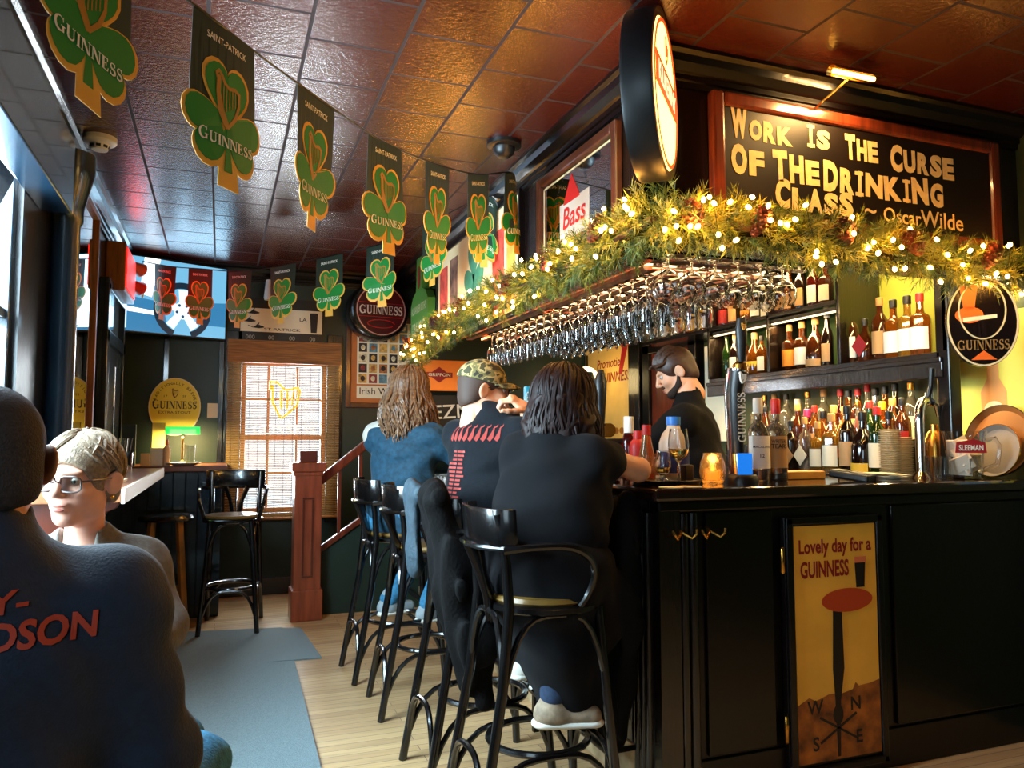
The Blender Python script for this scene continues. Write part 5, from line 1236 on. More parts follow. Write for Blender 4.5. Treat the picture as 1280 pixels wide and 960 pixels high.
MB().box((0, 0, .02), (.09, .17, .034), (.12, 0, 0)).build('body', M_blk, tm, bevel=.01); MB().box((0, .045, .043), (.07, .06, .004), (.12, 0, 0)).build('screen', M_steel, tm); MB().box((0, -.035, .033), (.07, .07, .006), (.12, 0, 0)).build('keypad', mat('keypad_grey', '#3a3834', .5), tm, bevel=.002)
for i in range(6):
    o = MB().box((0, 0, 0), (.11, .16, .0012)).build('bill_slip', M_paper); o.location = bt(1102, 2.55)+Vector((random.uniform(-.015, .015), random.uniform(-.02, .02), .004+i*.0055)); o.rotation_euler = (random.uniform(-.02, .02), random.uniform(-.02, .02), random.uniform(-.4, .4))
    tag(o, 'loose paper bill in the untidy heap beside the card terminal', 'paper', 'heap of paper bills')
tag(MB().span((bt(990, 2.6).x, 2.74, BZ), (bt(990, 2.6).x+.30, 2.86, BZ+.035)).build('wooden_board', mat('pine_board', '#c08a3a', .5, noise=(6, .3)), bevel=.004), 'low pale wooden board on the bar behind the whiskey bottles', 'board')
tag(MB().span((bt(985, 2.5).x, 2.52, BZ), (bt(985, 2.5).x+.5, 2.66, BZ+.008)).build('bar_mat', M_blk, bevel=.003), 'black rubber bar mat under the card terminal end of the bar', 'bar mat') if False else None

# taps behind the dark-haired woman
tt = thing('tap_rail', 'brass tap rail with several beer taps on the bar behind the woman in black', 'beer tap', (1.80, 3.55, BZ))
MB().lathe([(0, 0), (.05, 0), (.035, .03), (.028, .2), (0, .2)], 16, (0, 0, 0)).lathe([(0, 0), (.05, 0), (.035, .03), (.028, .2), (0, .2)], 16, (0, .9, 0)).tube([(0, -.15, .22), (0, 1.05, .22)], .035, 14).build('rail', M_brass, tt, smooth=True)
def tap(y, m, shape, nm):
    MB().tube([(0, y, .22), (-.05, y, .215), (-.08, y, .2), (-.085, y, .15)], [.014, .014, .012, .01], 10).build('faucet', M_chrome, tt, smooth=True)
    if shape == 'disc': h = MB().lathe([(0, -.015), (.05, -.015), (.055, 0), (.05, .015), (0, .015)], 24, (-.03, y, .47), axis=(-.35, -.93, 0)).tube([(-.03, y, .24), (-.03, y, .42)], [.01, .016], 8).build('tap_handle', m, tt, smooth=True)
    elif shape == 'bar': h = MB().span((-.05, y-.022, .26), (-.02, y+.022, .50)).build('tap_handle', m, tt, bevel=.006)
    else: h = MB().tube([(-.03, y, .25), (-.035, y, .36), (-.035, y, .46), (-.03, y, .52)], [.016, .028, .034, .014], 12).build('tap_handle', m, tt, smooth=True)
    h['label'] = nm; return h
h = tap(0.0, mat('green_black', '#0d1a10', .3), 'bottle', 'dark bottle-shaped tap handle'); h = tap(-.12, M_blk, 'bottle', 'black tap handle')
h = tap(.24, M_white, 'disc', 'round white tap badge')
h = tap(.62, M_white, 'bar', 'white tap handle')
h = tap(.86, mat('teal_handle', '#1f8aa8', .4), 'bar', 'blue tap handle lettered CLEAR')
m = MB().textw('CLEAR', 0, 0, .13, .026, 0, .02); m.v = [(-.055, .86, .40-p[0]) if False else (-.0515, .86-p[2]*-1, .40-p[0]) for p in m.v]
m2 = MB().textw('CLEAR', 0, 0, .13, .026, 0, .02); m2.v = [(-.035+p[2], .86-.0235, .40-p[0]) for p in m2.v]; m2.build('lettering', M_white, h)

# hanging glasses
rk = thing('glass_rack', 'wooden slatted glass rack hanging under the soffit over the bar', 'rack', (1.80, 3.7, 2.0))
for x in (-.16, -.05, .06, .17, .28, .39): MB().span((x-.02, -.95, -.004), (x+.02, 1.5, .012)).build('slat', M_wood, rk)
for y in (-.9, .3, 1.4): MB().span((-.18, y-.015, .012), (.41, y+.015, .03)).build('cross_bar', M_wood, rk)
g0 = None; REVO = [(0, 0), (.034, 0), (.034, -.002), (.012, -.006), (.0042, -.016), (.004, -.075), (.01, -.085), (.03, -.103), (.037, -.13), (.035, -.165), (.030, -.2), (.0287, -.2), (.0337, -.165), (.0355, -.13), (.0285, -.104), (.008, -.09), (0, -.088)]
REVB = [(0, 0), (.034, 0), (.034, -.002), (.012, -.006), (.0045, -.014), (.0045, -.045), (.012, -.052), (.04, -.07), (.056, -.1), (.055, -.13), (.042, -.16), (.0405, -.16), (.0535, -.13), (.0545, -.1), (.039, -.072), (.01, -.056), (0, -.054)]
def hung(name, prof, pos, label, group, proto):
    if proto is None:
        o = MB().lathe(prof, 18).build(name, M_glass, smooth=True); tag(o, label, 'glass', group)
    else: o = proto.copy(); COL.objects.link(o)
    o.location = pos; return o
first = None
for r, x in enumerate((1.695, 1.805, 1.915, 2.025)):
    for j in range(19):
        if j > 13 and r > 1: continue
        p = Vector((x+random.uniform(-.006, .006), 2.86+j*.112+(r % 2)*.04, 1.996))
        o = hung('hanging_wine_glass', REVO, p, 'clear wine glass hanging upside down in the rack over the bar', 'wine glasses hanging in the rack', first); first = first or o
fb = None
for j in range(6):
    for r in range(2):
        p = Vector((1.64+j*.112+r*.05, 2.60+r*.13, 2.018)); o = hung('hanging_balloon_glass', REVB, p, 'round balloon glass hanging upside down at the front corner of the soffit', 'balloon glasses hanging at the front', fb); fb = fb or o
rb = thing('glass_rack', 'short dark glass rack for balloon glasses under the front of the soffit', 'rack', (1.95, 2.66, 2.02))
for y in (-.12, .0, .13): MB().span((-.38, y-.015, .0), (.42, y+.015, .01)).build('slat', M_bark, rb)
# neon harp sign in the back window
nn_ = thing('neon_sign', 'neon harp sign with lettering hanging in the blind window', 'neon sign', (.51, YB-.055, 1.58))
M_neon = mat('neon_gold', '#ffd060', emis=('#e08a10', 1.1)); M_neonw = mat('neon_white', '#ffffff', emis=('#ffffff', 1.6))
for q in ([(-.12, .13), (-.12, .2), (-.06, .19), (0, .13), (.11, .15), (.13, .11)], [(-.1, .17), (-.1, .02), (-.03, -.11)], [(.12, .13), (.1, -.0), (-.02, -.11)], [(-.03, .13), (-.03, -.03)], [(.02, .12), (.02, -.03)], [(.07, .12), (.06, .0)]):
    MB().tube([(x, 0, z) for x, z in q], .012, 8).build('harp_tube', M_neon, nn_, smooth=True)
m = MB()
V, Fc = text_geo('GUINNESS', 0)
MB().serif('GUINNESS', 0, -.205, .5, .075, -.006, .012).build('letter_tubes', M_neonw, nn_)
MB().tube([(-.1, .01, .2), (-.1, .01, .36)], .002, 4).tube([(.12, .01, .15), (.12, .01, .36)], .002, 4).build('hanging_wires', M_blk, nn_)
# bamboo blind over the window
def blind_mat():
    m = bpy.data.materials.new('bamboo_weave'); m.use_nodes = True; nt = m.node_tree; b = nt.nodes['Principled BSDF']; o = nt.nodes['Material Output']
    b.inputs['Base Color'].default_value = lin('#9c7a4c')+(1,); b.inputs['Roughness'].default_value = .7
    tc = nt.nodes.new('ShaderNodeTexCoord'); mp = nt.nodes.new('ShaderNodeMapping'); mp.inputs['Scale'].default_value = (.15, 1, 1)
    w = nt.nodes.new('ShaderNodeTexWave'); w.wave_type = 'BANDS'; w.bands_direction = 'Z'; w.inputs['Scale'].default_value = 22; w.inputs['Distortion'].default_value = 3; w.inputs['Detail'].default_value = 2
    nt.links.new(tc.outputs['Object'], mp.inputs[0]); nt.links.new(mp.outputs[0], w.inputs['Vector'])
    rp = nt.nodes.new('ShaderNodeValToRGB'); rp.color_ramp.elements[0].position = .25; rp.color_ramp.elements[1].position = .75
    rp.color_ramp.elements[0].color = (.33, .33, .33, 1); rp.color_ramp.elements[1].color = (.80, .80, .80, 1)
    nt.links.new(w.outputs['Fac'], rp.inputs['Fac'])
    t = nt.nodes.new('ShaderNodeBsdfTransparent'); mx = nt.nodes.new('ShaderNodeMixShader'); nt.links.new(rp.outputs['Color'], mx.inputs[0])
    nt.links.new(b.outputs[0], mx.inputs[1]); nt.links.new(t.outputs[0], mx.inputs[2]); nt.links.new(mx.outputs[0], o.inputs[0]); return m
bl = thing('bamboo_blind', 'woven bamboo blind hanging over the back window', 'blind', (.505, YB-.085, 2.12))
MB().span((-.455, -.004, -1.48), (.455, -.001, -.03)).build('woven_sheet', blind_mat(), bl)
MB().span((-.46, -.02, -.19), (.46, .004, 0)).build('valance', mat('bamboo_valance', '#8a5a2c', .7, noise=(30, .5), stretch=(.2, 1, 6)), bl)
m = MB()
for i in range(13): m.tube([(-.42+i*.07, -.006, -1.48), (-.42+i*.07, -.006, -.19)], .0016, 4)
m.build('binding_threads', mat('dark_thread', '#3a2412', .8), bl)
MB().tube([(-.455, 0, -1.485), (.455, 0, -1.485)], .012, 8).build('bottom_bar', mat('bamboo_valance', '#8a5a2c'), bl)
m = MB().tube([(-.47, -.01, -.02), (-.49, -.015, -.4), (-.44, -.02, -.55), (-.47, -.015, -.62)], .003, 5).build('pull_cord', mat('dark_thread', '#3a2412'), bl)

# smoke detectors
sd = thing('smoke_detector', 'cream round smoke detector on the ceiling', 'smoke detector', at(125, 172, Z=ZC))
MB().lathe([(0, 0), (.075, 0), (.075, -.022), (.068, -.03), (.05, -.034), (0, -.034)], 28).build('base', M_white, sd, smooth=True)
m = MB().lathe([(.0, -.034), (.045, -.034), (.036, -.062), (0, -.066)], 20); m.build('sensor', M_white, sd, smooth=True)
m = MB()
for a in range(8):
    c, s_ = math.cos(a*PI/4), math.sin(a*PI/4); m.box((c*.0405, s_*.0405, -.048), (.006, .02, .012), (0, 0, a*PI/4))
m.build('slots', M_blk, sd)
dd = thing('dome_detector', 'black dome fitting on the ceiling above the near flags', 'detector', at(630, 178, Z=ZC))
MB().lathe([(0, 0), (.085, 0), (.085, -.02), (.06, -.03), (0, -.03)], 28).build('base', M_blk, dd, smooth=True); MB().lathe([(.055, -.03), (.05, -.055), (.03, -.075), (0, -.08)], 24).build('dome', M_blk, dd, smooth=True)

# corner counter and ledge clutter
bk = thing('bankers_lamp', 'green-shaded brass banker lamp lit on the corner counter', 'lamp', (-.26, 6.35, 1.10))
MB().lathe([(0, 0), (.07, 0), (.07, .012), (.02, .025), (.008, .035), (.008, .26), (0, .26)], 20).build('stand', M_brass, bk, smooth=True)
m = MB(); n = 12; vs = []
for x in (-.12, .12):
    for i in range(n+1):
        a = math.radians(-5+190*i/n); vs.append((x, -.0+.055*math.cos(a), .235+.055*math.sin(a)))
m.add(vs, [(i, i+1, i+n+2, i+n+1) for i in range(n)]).add([(-.12, 0, .235)]+vs[:n+1], [(0, i+1, i+2) for i in range(n)]).add([(.12, 0, .235)]+vs[n+1:], [(0, i+1, i+2) for i in range(n)])
m.build('lamp_shade', mat('green_glass_shade', '#2aa84a', .25, trans=.2, emis=('#2ad860', .7)), bk, smooth=True)
MB().tube([(-.09, 0, .245), (.09, 0, .245)], .014, 8).build('lamp_tube', mat('lamp_glow', '#fff0c0', emis=('#ffe8a0', 10.)), bk)
l = bpy.data.lights.new('bankers_lamp_light', 'AREA'); l.shape = 'RECTANGLE'; l.size = .2; l.size_y = .06; l.energy = 14; l.color = (1, .8, .32)
k = bpy.data.objects.new('bankers_lamp_light', l); COL.objects.link(k); k.parent = bk; k.location = (0, 0.01, .225); k.rotation_euler = Vector((0, .55, -.75)).to_track_quat('-Z', 'Y').to_euler()
def onc(x, y): return Vector((x, y, 1.101))
tag(MB().lathe([(0, 0), (.03, 0), (.037, .14), (.035, .14), (.029, .006), (0, .006)], 20, onc(-.20, 6.2)).build('beer_glass', M_glass, smooth=True), 'empty clear glass in front of the banker lamp', 'glass')
tag(MB().lathe([(0, 0), (.07, 0), (.12, .02), (.118, .024), (.068, .006), (0, .006)], 28, onc(-.24, 6.18)+Vector((0, 0, -.0))).build('plate', M_white, smooth=True), 'white plate on the corner counter under the glass', 'plate')
bpy.data.objects['beer_glass'].location.z += .008
for i, (x, y, w, h, c, lab) in enumerate(((-.62, 6.3, .09, .3, '#20343e', 'tall dark menu holder at the wall end of the corner counter'), (-.44, 6.55, .09, .32, '#b8a850', 'tall yellow menu card standing on the corner counter'), (-.42, 6.25, .1, .13, '#e0d8c0', 'low white card holder in front of the menu card'), (-.50, 6.18, .06, .09, '#d8b888', 'small square tan shaker box beside the white card holder'))):
    t = tag(MB().span((-w/2, -.02, 0), (w/2, .02, h)).build('menu_card' if i < 3 else 'shaker_box', mat('card_'+c[1:], c, .5), bevel=.003), lab, 'menu' if i < 3 else 'shaker'); t.location = onc(x, y)
t = thing('sauce_bottle', 'pale sauce bottle on the corner counter left of the lamp', 'bottle', onc(-.36, 6.2)); MB().lathe([(0, 0), (.025, 0), (.026, .12), (.012, .15), (0, .15)], 16).build('bottle_body', mat('tan_plastic', '#d8a878', .4), t, smooth=True); MB().lathe([(0, .15), (.013, .15), (.01, .19), (0, .19)], 12).build('cap', M_orange, t, smooth=True)
cc = thing('cutlery_caddy', 'wire caddy of cutlery on the end of the wall ledge', 'caddy', (-.55, 5.3, 1.111))
MB().lathe([(0, 0), (.05, 0), (.055, .1), (.052, .1), (.047, .005), (0, .005)], 18).build('cup', M_chrome, cc, smooth=True)
for i in range(5): MB().tube([(-.03+i*.014, .0, .01), (-.05+i*.025, .01, .19)], [.004, .006], 6).build('cutlery', M_chrome, cc)
t = tag(MB().span((-.07, -.1, 0), (.07, .1, .012)).build('menu_card', M_paper), 'white menu lying flat on the wall ledge', 'menu'); t.location = (-.45, 3.75, 1.111)
# pint of beer on the pub table
t = thing('beer_glass', 'pint glass of amber beer on the pub table between the couple', 'glass', (-.165, 2.1, .7355))
MB().lathe([(0, 0), (.03, 0), (.042, .15), (.0405, .15), (.0285, .008), (0, .008)], 24).build('glass', M_glass, t, smooth=True); MB().lathe([(0, .009), (.0283, .009), (.0375, .12), (0, .12)], 24).build('beer', mat('red_ale', '#a03a14', .05, trans=.7), t, smooth=True)

# ---------------------------------------------------------------- people
M_skin = mat('skin', '#d79a78', .5, noise=(14, .1)); M_skin2 = mat('skin_rosy', '#dba088', .5, noise=(14, .1))
M_eye = mat('eye_white', '#b5aaa0', .2); M_iris = mat('iris', '#2a2018', .2); M_lip = mat('lips', '#a8574c', .45)
def azv(a): return Vector((math.sin(math.radians(a)), math.cos(math.radians(a)), 0))
def folds(amp, sc=1., seed=0.):
    return lambda P: amp*(np.sin(P[..., 0]*31*sc+4*np.sin(P[..., 2]*13*sc+seed))+np.sin(P[..., 1]*27*sc+3*np.sin(P[..., 2]*17*sc+1+seed))+.8*np.sin(P[..., 2]*38*sc+5*np.sin(P[..., 0]*9+P[..., 1]*11+seed)))
def head_prims(B, female=False):
    B.ell((0, -.012, .035), (.074, .094, .083), k=.03).ell((0, .026, -.028), (.059, .067, .084), k=.03)
    B.ell((0, .068, -.09), (.026, .023, .019), k=.03).ell((-.045, .01, -.06), (.02, .03, .03), k=.03).ell((.045, .01, -.06), (.02, .03, .03), k=.03)
    B.ell((0, .083, .034), (.048, .017, .011), k=.015)
    for s in (-1, 1): B.ell((s*.036, .066, -.022), (.023, .025, .021), k=.02)
    for s in (-1, 1): B.ell((s*.031, .104, .012), (.017, .016, .009), k=.012, op='s')
    B.cone((0, .094, .022), (0, .116, -.018), .0085, .0125, k=.012)
    for s in (-1, 1): B.ell((s*.011, .104, -.026), (.0085, .011, .008), k=.008)
    B.ell((0, .094, -.052), (.022, .011, .006), k=.008).ell((0, .092, -.064), (.019, .011, .007), k=.008).ell((0, .106, -.0578), (.022, .008, .0016), k=.003, op='s')
    for s in (-1, 1):
        m = Euler((0, s*.15, s*.45)).to_matrix(); B.ell((s*.084, -.012, .0), (.009, .025, .034), m, k=.008).ell((s*.094, -.006, .004), (.006, .012, .02), m, k=.006, op='s')
    nr = .046 if female else .055; B.cone((0, -.025, -.05), (0, -.035, -.14), nr, nr, k=.025)
def hand_prims(B, w, f, n, side, curl=.5, s=1., spread=.08):
    """palm, four unequal bent fingers and a thumb; w wrist, f towards fingers, n palm normal, side +1 thumb on f x n side"""
    w, f, n = Vector(w), Vector(f).normalized(), Vector(n); n = (n-f*n.dot(f)).normalized(); a = f.cross(n)*side
    M_ = np.array([list(a), list(f), list(n)]).T
    B.ell(w+f*.045*s, (.041*s, .05*s, .016*s), M_, k=.012); B.cone(w-f*.03, w+f*.02, .027*s, .026*s, k=.02)
    for i, (o, ln) in enumerate(((.031, .92), (.0105, 1.0), (-.0105, .95), (-.031, .75))):
        p = w+f*(.078-.004*abs(i-1))*s+a*o*s; d = (f+a*spread*(1.5-i)*.6).normalized(); c = curl*(.85+.12*i)
        for L_, r0, r1 in ((.044, .0095, .0088), (.027, .0088, .008), (.021, .008, .007)):
            d = (d*math.cos(c)+n*math.sin(c)).normalized(); q = p+d*L_*ln*s; B.cone(p, q, r0*s, r1*s, k=.006); p = q
            n2 = n; c = curl*.95
            n = (n2-d*n2.dot(d)).normalized()
        n = Vector(M_[:, 2])
    p = w+f*.02*s+a*.034*s; d = (f*.55+a*.75+n*.35).normalized()
    for L_, r0, r1 in ((.04, .0125, .0105), (.032, .0105, .0095), (.024, .0095, .008)):
        q = p+d*L_*s; B.cone(p, q, r0*s, r1*s, k=.008); p = q; d = (d+f*.35+n*.15).normalized()

class Fig:
    def __init__(s, label, base, az, pel, lean, side_lean=0., sc=1., wd=1., haz=None, hpitch=0., hroll=0., head_off=(0, 0, 0), skin=None, group=None):
        s.root = thing('person', label, 'person', base, 0, group); s.base = Vector(base); s.sc = sc; s.wd = wd; s.skin = skin or M_skin
        s.f = azv(az); s.r = azv(az+90); s.pel = Vector(pel)
        up = (Vector((0, 0, 1))+s.f*lean+s.r*side_lean).normalized(); s.up = up
        fr = (s.f-up*s.f.dot(up)).normalized(); s.ax = np.array([list(fr.cross(up)), list(fr), list(up)]).T; s.fr = fr; s.rr = fr.cross(up)
        s.waist = s.pel+up*.17*sc; s.chest = s.pel+up*.35*sc+fr*.01; s.neckb = s.pel+up*.53*sc-fr*.005
        s.sh = [s.pel+up*.45*sc-s.rr*.157*wd*sc, s.pel+up*.45*sc+s.rr*.157*wd*sc]
        s.head = s.neckb+up*.12*sc+Vector((0, 0, .06*sc))+s.f*.035+Vector(head_off)
        h = math.radians(az if haz is None else haz)
        s.HM = Matrix.Translation(s.head) @ Matrix.Rotation(-h, 4, 'Z') @ Matrix.Rotation(-math.radians(hpitch), 4, 'X') @ Matrix.Rotation(math.radians(hroll), 4, 'Y') @ Matrix.Scale(sc if sc > .97 else .97, 4)
        s.hip = [s.pel-s.rr*.095*sc*wd-up*.02, s.pel+s.rr*.095*sc*wd-up*.02]
    def loc(s, B): return B.xf(Matrix.Translation(-s.base))
    def torso(s, B, g=0.):
        w, c = s.wd, s.sc
        B.ell(s.pel, (.17*w*c+g, .125*w*c+g, .13*c+g), s.ax, k=.06).ell(s.waist, (.148*w*c+g, .112*w*c+g, .15*c+g), s.ax, k=.07).ell(s.chest, (.165*w*c+g, .112*w*c+g, .165*c+g), s.ax, k=.06)
        for i in (0, 1): B.cone(s.neckb-s.up*.055, s.sh[i]-s.up*.012, .052*c+g*.7, .05*c+g*.8, k=.05)
    def limbs(s, el, wr, kn, an):
        s.el, s.wr, s.kn, s.an = [Vector(p) for p in el], [Vector(p) for p in wr], [Vector(p) for p in kn], [Vector(p) for p in an]
    def arms(s, B, g=0., upto=1., low=True):
        for i in (0, 1):
            e = s.sh[i].lerp(s.el[i], upto); B.cone(s.sh[i], e, .047*s.wd+g*.7, (.046-.008*upto)*s.wd+g*.8, k=.06)
            if low: B.cone(s.el[i], s.wr[i], .042*s.wd+g, .029+g, k=.02)
    def legs(s, B, g=0.):
        for i in (0, 1): B.cone(s.hip[i], s.kn[i], .083*s.wd+g, .058+g, k=.05).cone(s.kn[i], s.an[i], .056+g, .038+g, k=.02)
    def body(s, hands=((None, None, .5), (None, None, .5)), female=False):
        B = Body(); s.torso(B); s.arms(B); s.legs(B); nr = .047 if female else .056; B.cone(s.neckb-s.up*.03, s.HM @ Vector((0, -.025, -.05)), (nr+.006)*s.sc, nr*s.sc, k=.025); s.loc(B)
        H = Body(); head_prims(H, female); A = s.HM.to_3x3(); 
        H.xf(Matrix.Translation(s.head-s.base) @ s.HM.to_3x3().normalized().to_4x4())
        parts = [(B, .0085), (H, .0042)]
        for i in (0, 1):
            f, n, c = hands[i]
            if f is None: f = (s.wr[i]-s.el[i]); n = Vector((0, 0, -1))+s.f*.2
            Hd = Body(); hand_prims(Hd, s.wr[i], f, n, -1 if i == 0 else 1, c); s.loc(Hd); parts.append((Hd, .0038))
        s.b = sdf_obj('body', parts, s.skin, s.root, 2); return s.b
    def hb(s):  # head-local matrix in root space
        return Matrix.Translation(s.head-s.base) @ s.HM.to_3x3().normalized().to_4x4()
    def part(s, name, B, m, h=.008, head=False, disp=None, it=2):
        if head: B.xf(s.hb())
        else: s.loc(B)
        return sdf_obj(name, [(B, h)], m, s.root, it, disp)
    def hmesh(s, name, mb, m, smooth=True, parent=None):
        M_ = s.hb(); mb.v = [tuple(M_ @ Vector(v)) for v in mb.v]; return mb.build(name, m, parent or s.root, smooth=smooth)
    def eyes(s):
        for k in (-1, 1):
            e = s.hmesh('eye', MB().sph((k*.031, .079, .012), .0122, 14, 10), M_eye); s.hmesh('iris', MB().sph((k*.031, .0868, .011), .0068, 10, 6, (1, .8, 1)), M_iris, parent=e)
        B = Body().ell((0, .099, -.052), (.019, .0075, .004), k=.004).ell((0, .098, -.0635), (.017, .0075, .005), k=.004); s.part('lips', B, M_lip, .0028, True)
    def shirt(s, m, g=.014, upto=.55, low=False, name='shirt', neck=.0, amp=.0022, vneck=0., extra=()):
        B = Body(); s.torso(B, g); s.arms(B, g+.004, upto, low); na = (s.HM @ Vector((0, -.025, -.05))-s.neckb).normalized()
        for c, r in extra: B.ell(c, r, s.ax, k=.08)
        B.cone(s.neckb-na*.05, s.neckb+na*(.015+neck), .068*s.sc+g, .06*s.sc+g*.6, k=.03)
        B.ell(s.neckb+na*(.045+neck), (.056, .058, .035), s.ax, k=.01, op='s')
        if vneck: B.cone(s.neckb+s.f*.03+s.up*.05, s.neckb+s.f*.13-s.up*vneck, .06, .012, k=.01, op='s')
        return s.part(name, B, m, .008, disp=folds(amp))
    def trousers(s, m, g=.014, name='trousers'):
        B = Body(); B.ell(s.pel, (.17*s.wd*s.sc+g, .125*s.wd*s.sc+g, .13*s.sc+g), s.ax, k=.06); s.legs(B, g); B.plane(s.pel+s.up*.1-s.base+s.base, s.up)
        return s.part(name, B, m, .009, disp=folds(.002, .9, 2.))
    def shoes(s, m, dirs=None, sole=M_white):
        for i in (0, 1):
            d = Vector(dirs[i]).normalized() if dirs else s.f; a = s.an[i]; B = Body().cone(a+Vector((0, 0, .02)), a-Vector((0, 0, .035)), .045, .046, k=.02)
            B.cone(a-Vector((0, 0, .045))-d*.03, a-Vector((0, 0, .05))+d*.13, .043, .034, k=.03)
            o = s.part('shoe', B, m, .006)
            z3 = Vector((0, 0, .074)); S_ = Body().cone(a-z3-d*.035, a-z3+d*.135, .046, .038, k=.02, sq=((0, 0, 1), .42, 1)); s.loc(S_); sdf_obj('sole', [(S_, .006)], sole, o, 2)
    def short_hair(s, m, thick=.010, front=.055, name='hair', top=0., back=-.055, disp=None):
        B = Body().ell((0, -.014, .036+top), (.075+thick, .095+thick, .084+thick+top), k=.01).ell((0, -.05, -.03), (.066+thick*.6, .055+thick*.6, .06), k=.03)
        B.ell((0, .108, -.03), (.09, .075, .088), k=.012, op='s').ell((0, .02, -.105), (.12, .12, .08), k=.012, op='s')
        for k in (-1, 1): B.ell((k*.090, -.004, -.008), (.024, .036, .044), k=.008, op='s')
        B.plane((0, 0, back), (0, .25, -1))
        return s.part(name, B, m, .0045, True, disp=disp)
    def locks(s, m, n, drop, out=.012, wave=.012, rad=.0085, name='hair', amin=55, seed=1, bump=.035):
        rnd = random.Random(seed); mb = MB(); R_ = Vector((.079+out, .100+out, .090+out)); HMi = s.hb()
        up = HMi.to_3x3().inverted() @ Vector((0, 0, 1))
        for i in range(n):
            a = math.radians(rnd.uniform(amin, 360-amin)); e0 = math.radians(rnd.uniform(15, 88)); pts = []; ph = rnd.uniform(0, 6.3); fw = rnd.uniform(.7, 1.3)
            rr = 1+rnd.uniform(-.04, .10); a2 = a+rnd.uniform(-.25, .25)
            for k in range(7):
                e = e0+(math.radians(-12)-e0)*k/6; aa = a+(a2-a)*k/6
                p = Vector((R_.x*math.sin(aa)*math.cos(e), R_.y*math.cos(aa)*math.cos(e), .03+R_.z*math.sin(e)))*rr; pts.append(p)
            L_ = drop*rnd.uniform(.65, 1.08); last = pts[-1]; o = Vector((last.x, last.y*.8, 0)).normalized(); K = 11
            for k in range(1, K+1):
                t = k/K; wv = math.sin(ph+t*L_*42*fw)*wave*min(1, t*2.5); wv2 = math.cos(ph*1.7+t*L_*35*fw)*wave*min(1, t*2.5)
                pts.append(last-up*(L_*t)+o*(bump*math.sin(t*2.4)*(1+out*12))+Vector((-o.y, o.x, 0))*wv+o*wv2)
            N = len(pts); mb.tube(pts, [rad*(.6+.5*math.sin(PI*min(1, j/(N*.6))*.5))*(1 if j < N*.75 else max(.25, (N-j)/(N*.25))) for j in range(N)], 6)
        return s.hmesh(name, mb, m)
    def glasses(s, m, w=.026, h=.018, name='glasses', lens=True):
        g = MB()
        for k in (-1, 1):
            g.tube([(k*.034+w*math.copysign(abs(math.cos(t))**.6, math.cos(t)), .113-.006*abs(math.cos(t)), .006+h*math.copysign(abs(math.sin(t))**.6, math.sin(t))) for t in [2*PI*i/24 for i in range(24)]], .0026, 6, closed=True)
            g.tube([(k*(.034+w), .106, .014), (k*.079, .09, .016), (k*.083, .0, .014), (k*.082, -.03, -.004)], .0026, 6)
        g.tube([(-.01, .114, .01), (0, .118, .013), (.01, .114, .01)], .0025, 6)
        o = s.hmesh(name, g, m)
        if lens:
            l_ = MB()
            for k in (-1, 1): l_.lathe([(0, 0), (.9*w, 0), (.9*w, .001), (0, .001)], 20, (k*.034, .1125, .006), axis=(0, 1, 0), sy=h/w, sx=1.)
            s.hmesh('lenses', l_, M_pane, parent=o)
        return o
    def decal(s, name, mb, target, origin, right, up, direction, m, parent, off=.003):
        """print laid onto a garment along a direction"""
        from mathutils.bvhtree import BVHTree
        dg = bpy.context.evaluated_depsgraph_get(); ev = target.evaluated_get(dg); me = ev.to_mesh()
        bv = BVHTree.FromPolygons([v.co.copy() for v in me.vertices], [tuple(p.vertices) for p in me.polygons]); ev.to_mesh_clear()
        o, r, u, d = Vector(origin)-s.base, Vector(right).normalized(), Vector(up).normalized(), Vector(direction).normalized(); vs = []
        bm = bmesh.new(); vv = [bm.verts.new(v) for v in mb.v]
        for f in mb.f:
            try: bm.faces.new([vv[i] for i in f])
            except ValueError: pass
        bmesh.ops.triangulate(bm, faces=bm.faces)
        for _ in range(4):
            es = [e for e in bm.edges if e.calc_length() > .02]
            if not es: break
            bmesh.ops.subdivide_edges(bm, edges=es, cuts=1); bmesh.ops.triangulate(bm, faces=bm.faces)
        bm.verts.ensure_lookup_table(); bm.verts.index_update(); ok = {}
        for v in bm.verts:
            p = o+r*v.co.x+u*v.co.z-d*.5; h = bv.ray_cast(p, d, 1.2)
            if h[0] is not None: ok[v.index] = h[0]-d*off
        idx = {}; vs = []
        for k_, p in ok.items(): idx[k_] = len(vs); vs.append(p)
        fs = [tuple(idx[v.index] for v in f.verts) for f in bm.faces if all(v.index in idx for v in f.verts)]; bm.free()
        out = MB(); out.add(vs, fs); return out.build(name, m, parent)

# --- man at the window table, seen from behind
M_navy = mat('navy_fleece', '#101a2c', .8, noise=(60, .25), bump=(220, .25), sheen=.12)
M_denim = mat('teal_denim', '#2f6f92', .8, noise=(60, .35), bump=(180, .3)); M_denimd = mat('dark_denim', '#1b2c44', .8, noise=(60, .3))
p = Fig('broad man in navy top with red back lettering, seen from behind by the window', (-.32, 1.40, 0), -8, (-.345, 1.38, .597), .03, 0, 1.0, 1.22, haz=-24, hpitch=4, head_off=(.012, -.03, -.05))
p.limbs([(-.60, 1.47, .77), (-.09, 1.44, .77)], [(-.52, 1.76, .775), (-.19, 1.79, .775)], [(-.46, 1.80, .52), (-.035, 1.83, .60)], [(-.46, 1.82, .09), (-.075, 1.74, .10)])
p.body(((Vector((.2, 1, 0)), Vector((0, 0, -1)), .3), (Vector((-.3, 1, 0)), Vector((0, 0, -1)), .3)))
p.short_hair(mat('dark_grey_hair', '#251d1c', .75, noise=(180, .4), bump=(300, .5)), .005, back=-.048); p.eyes()
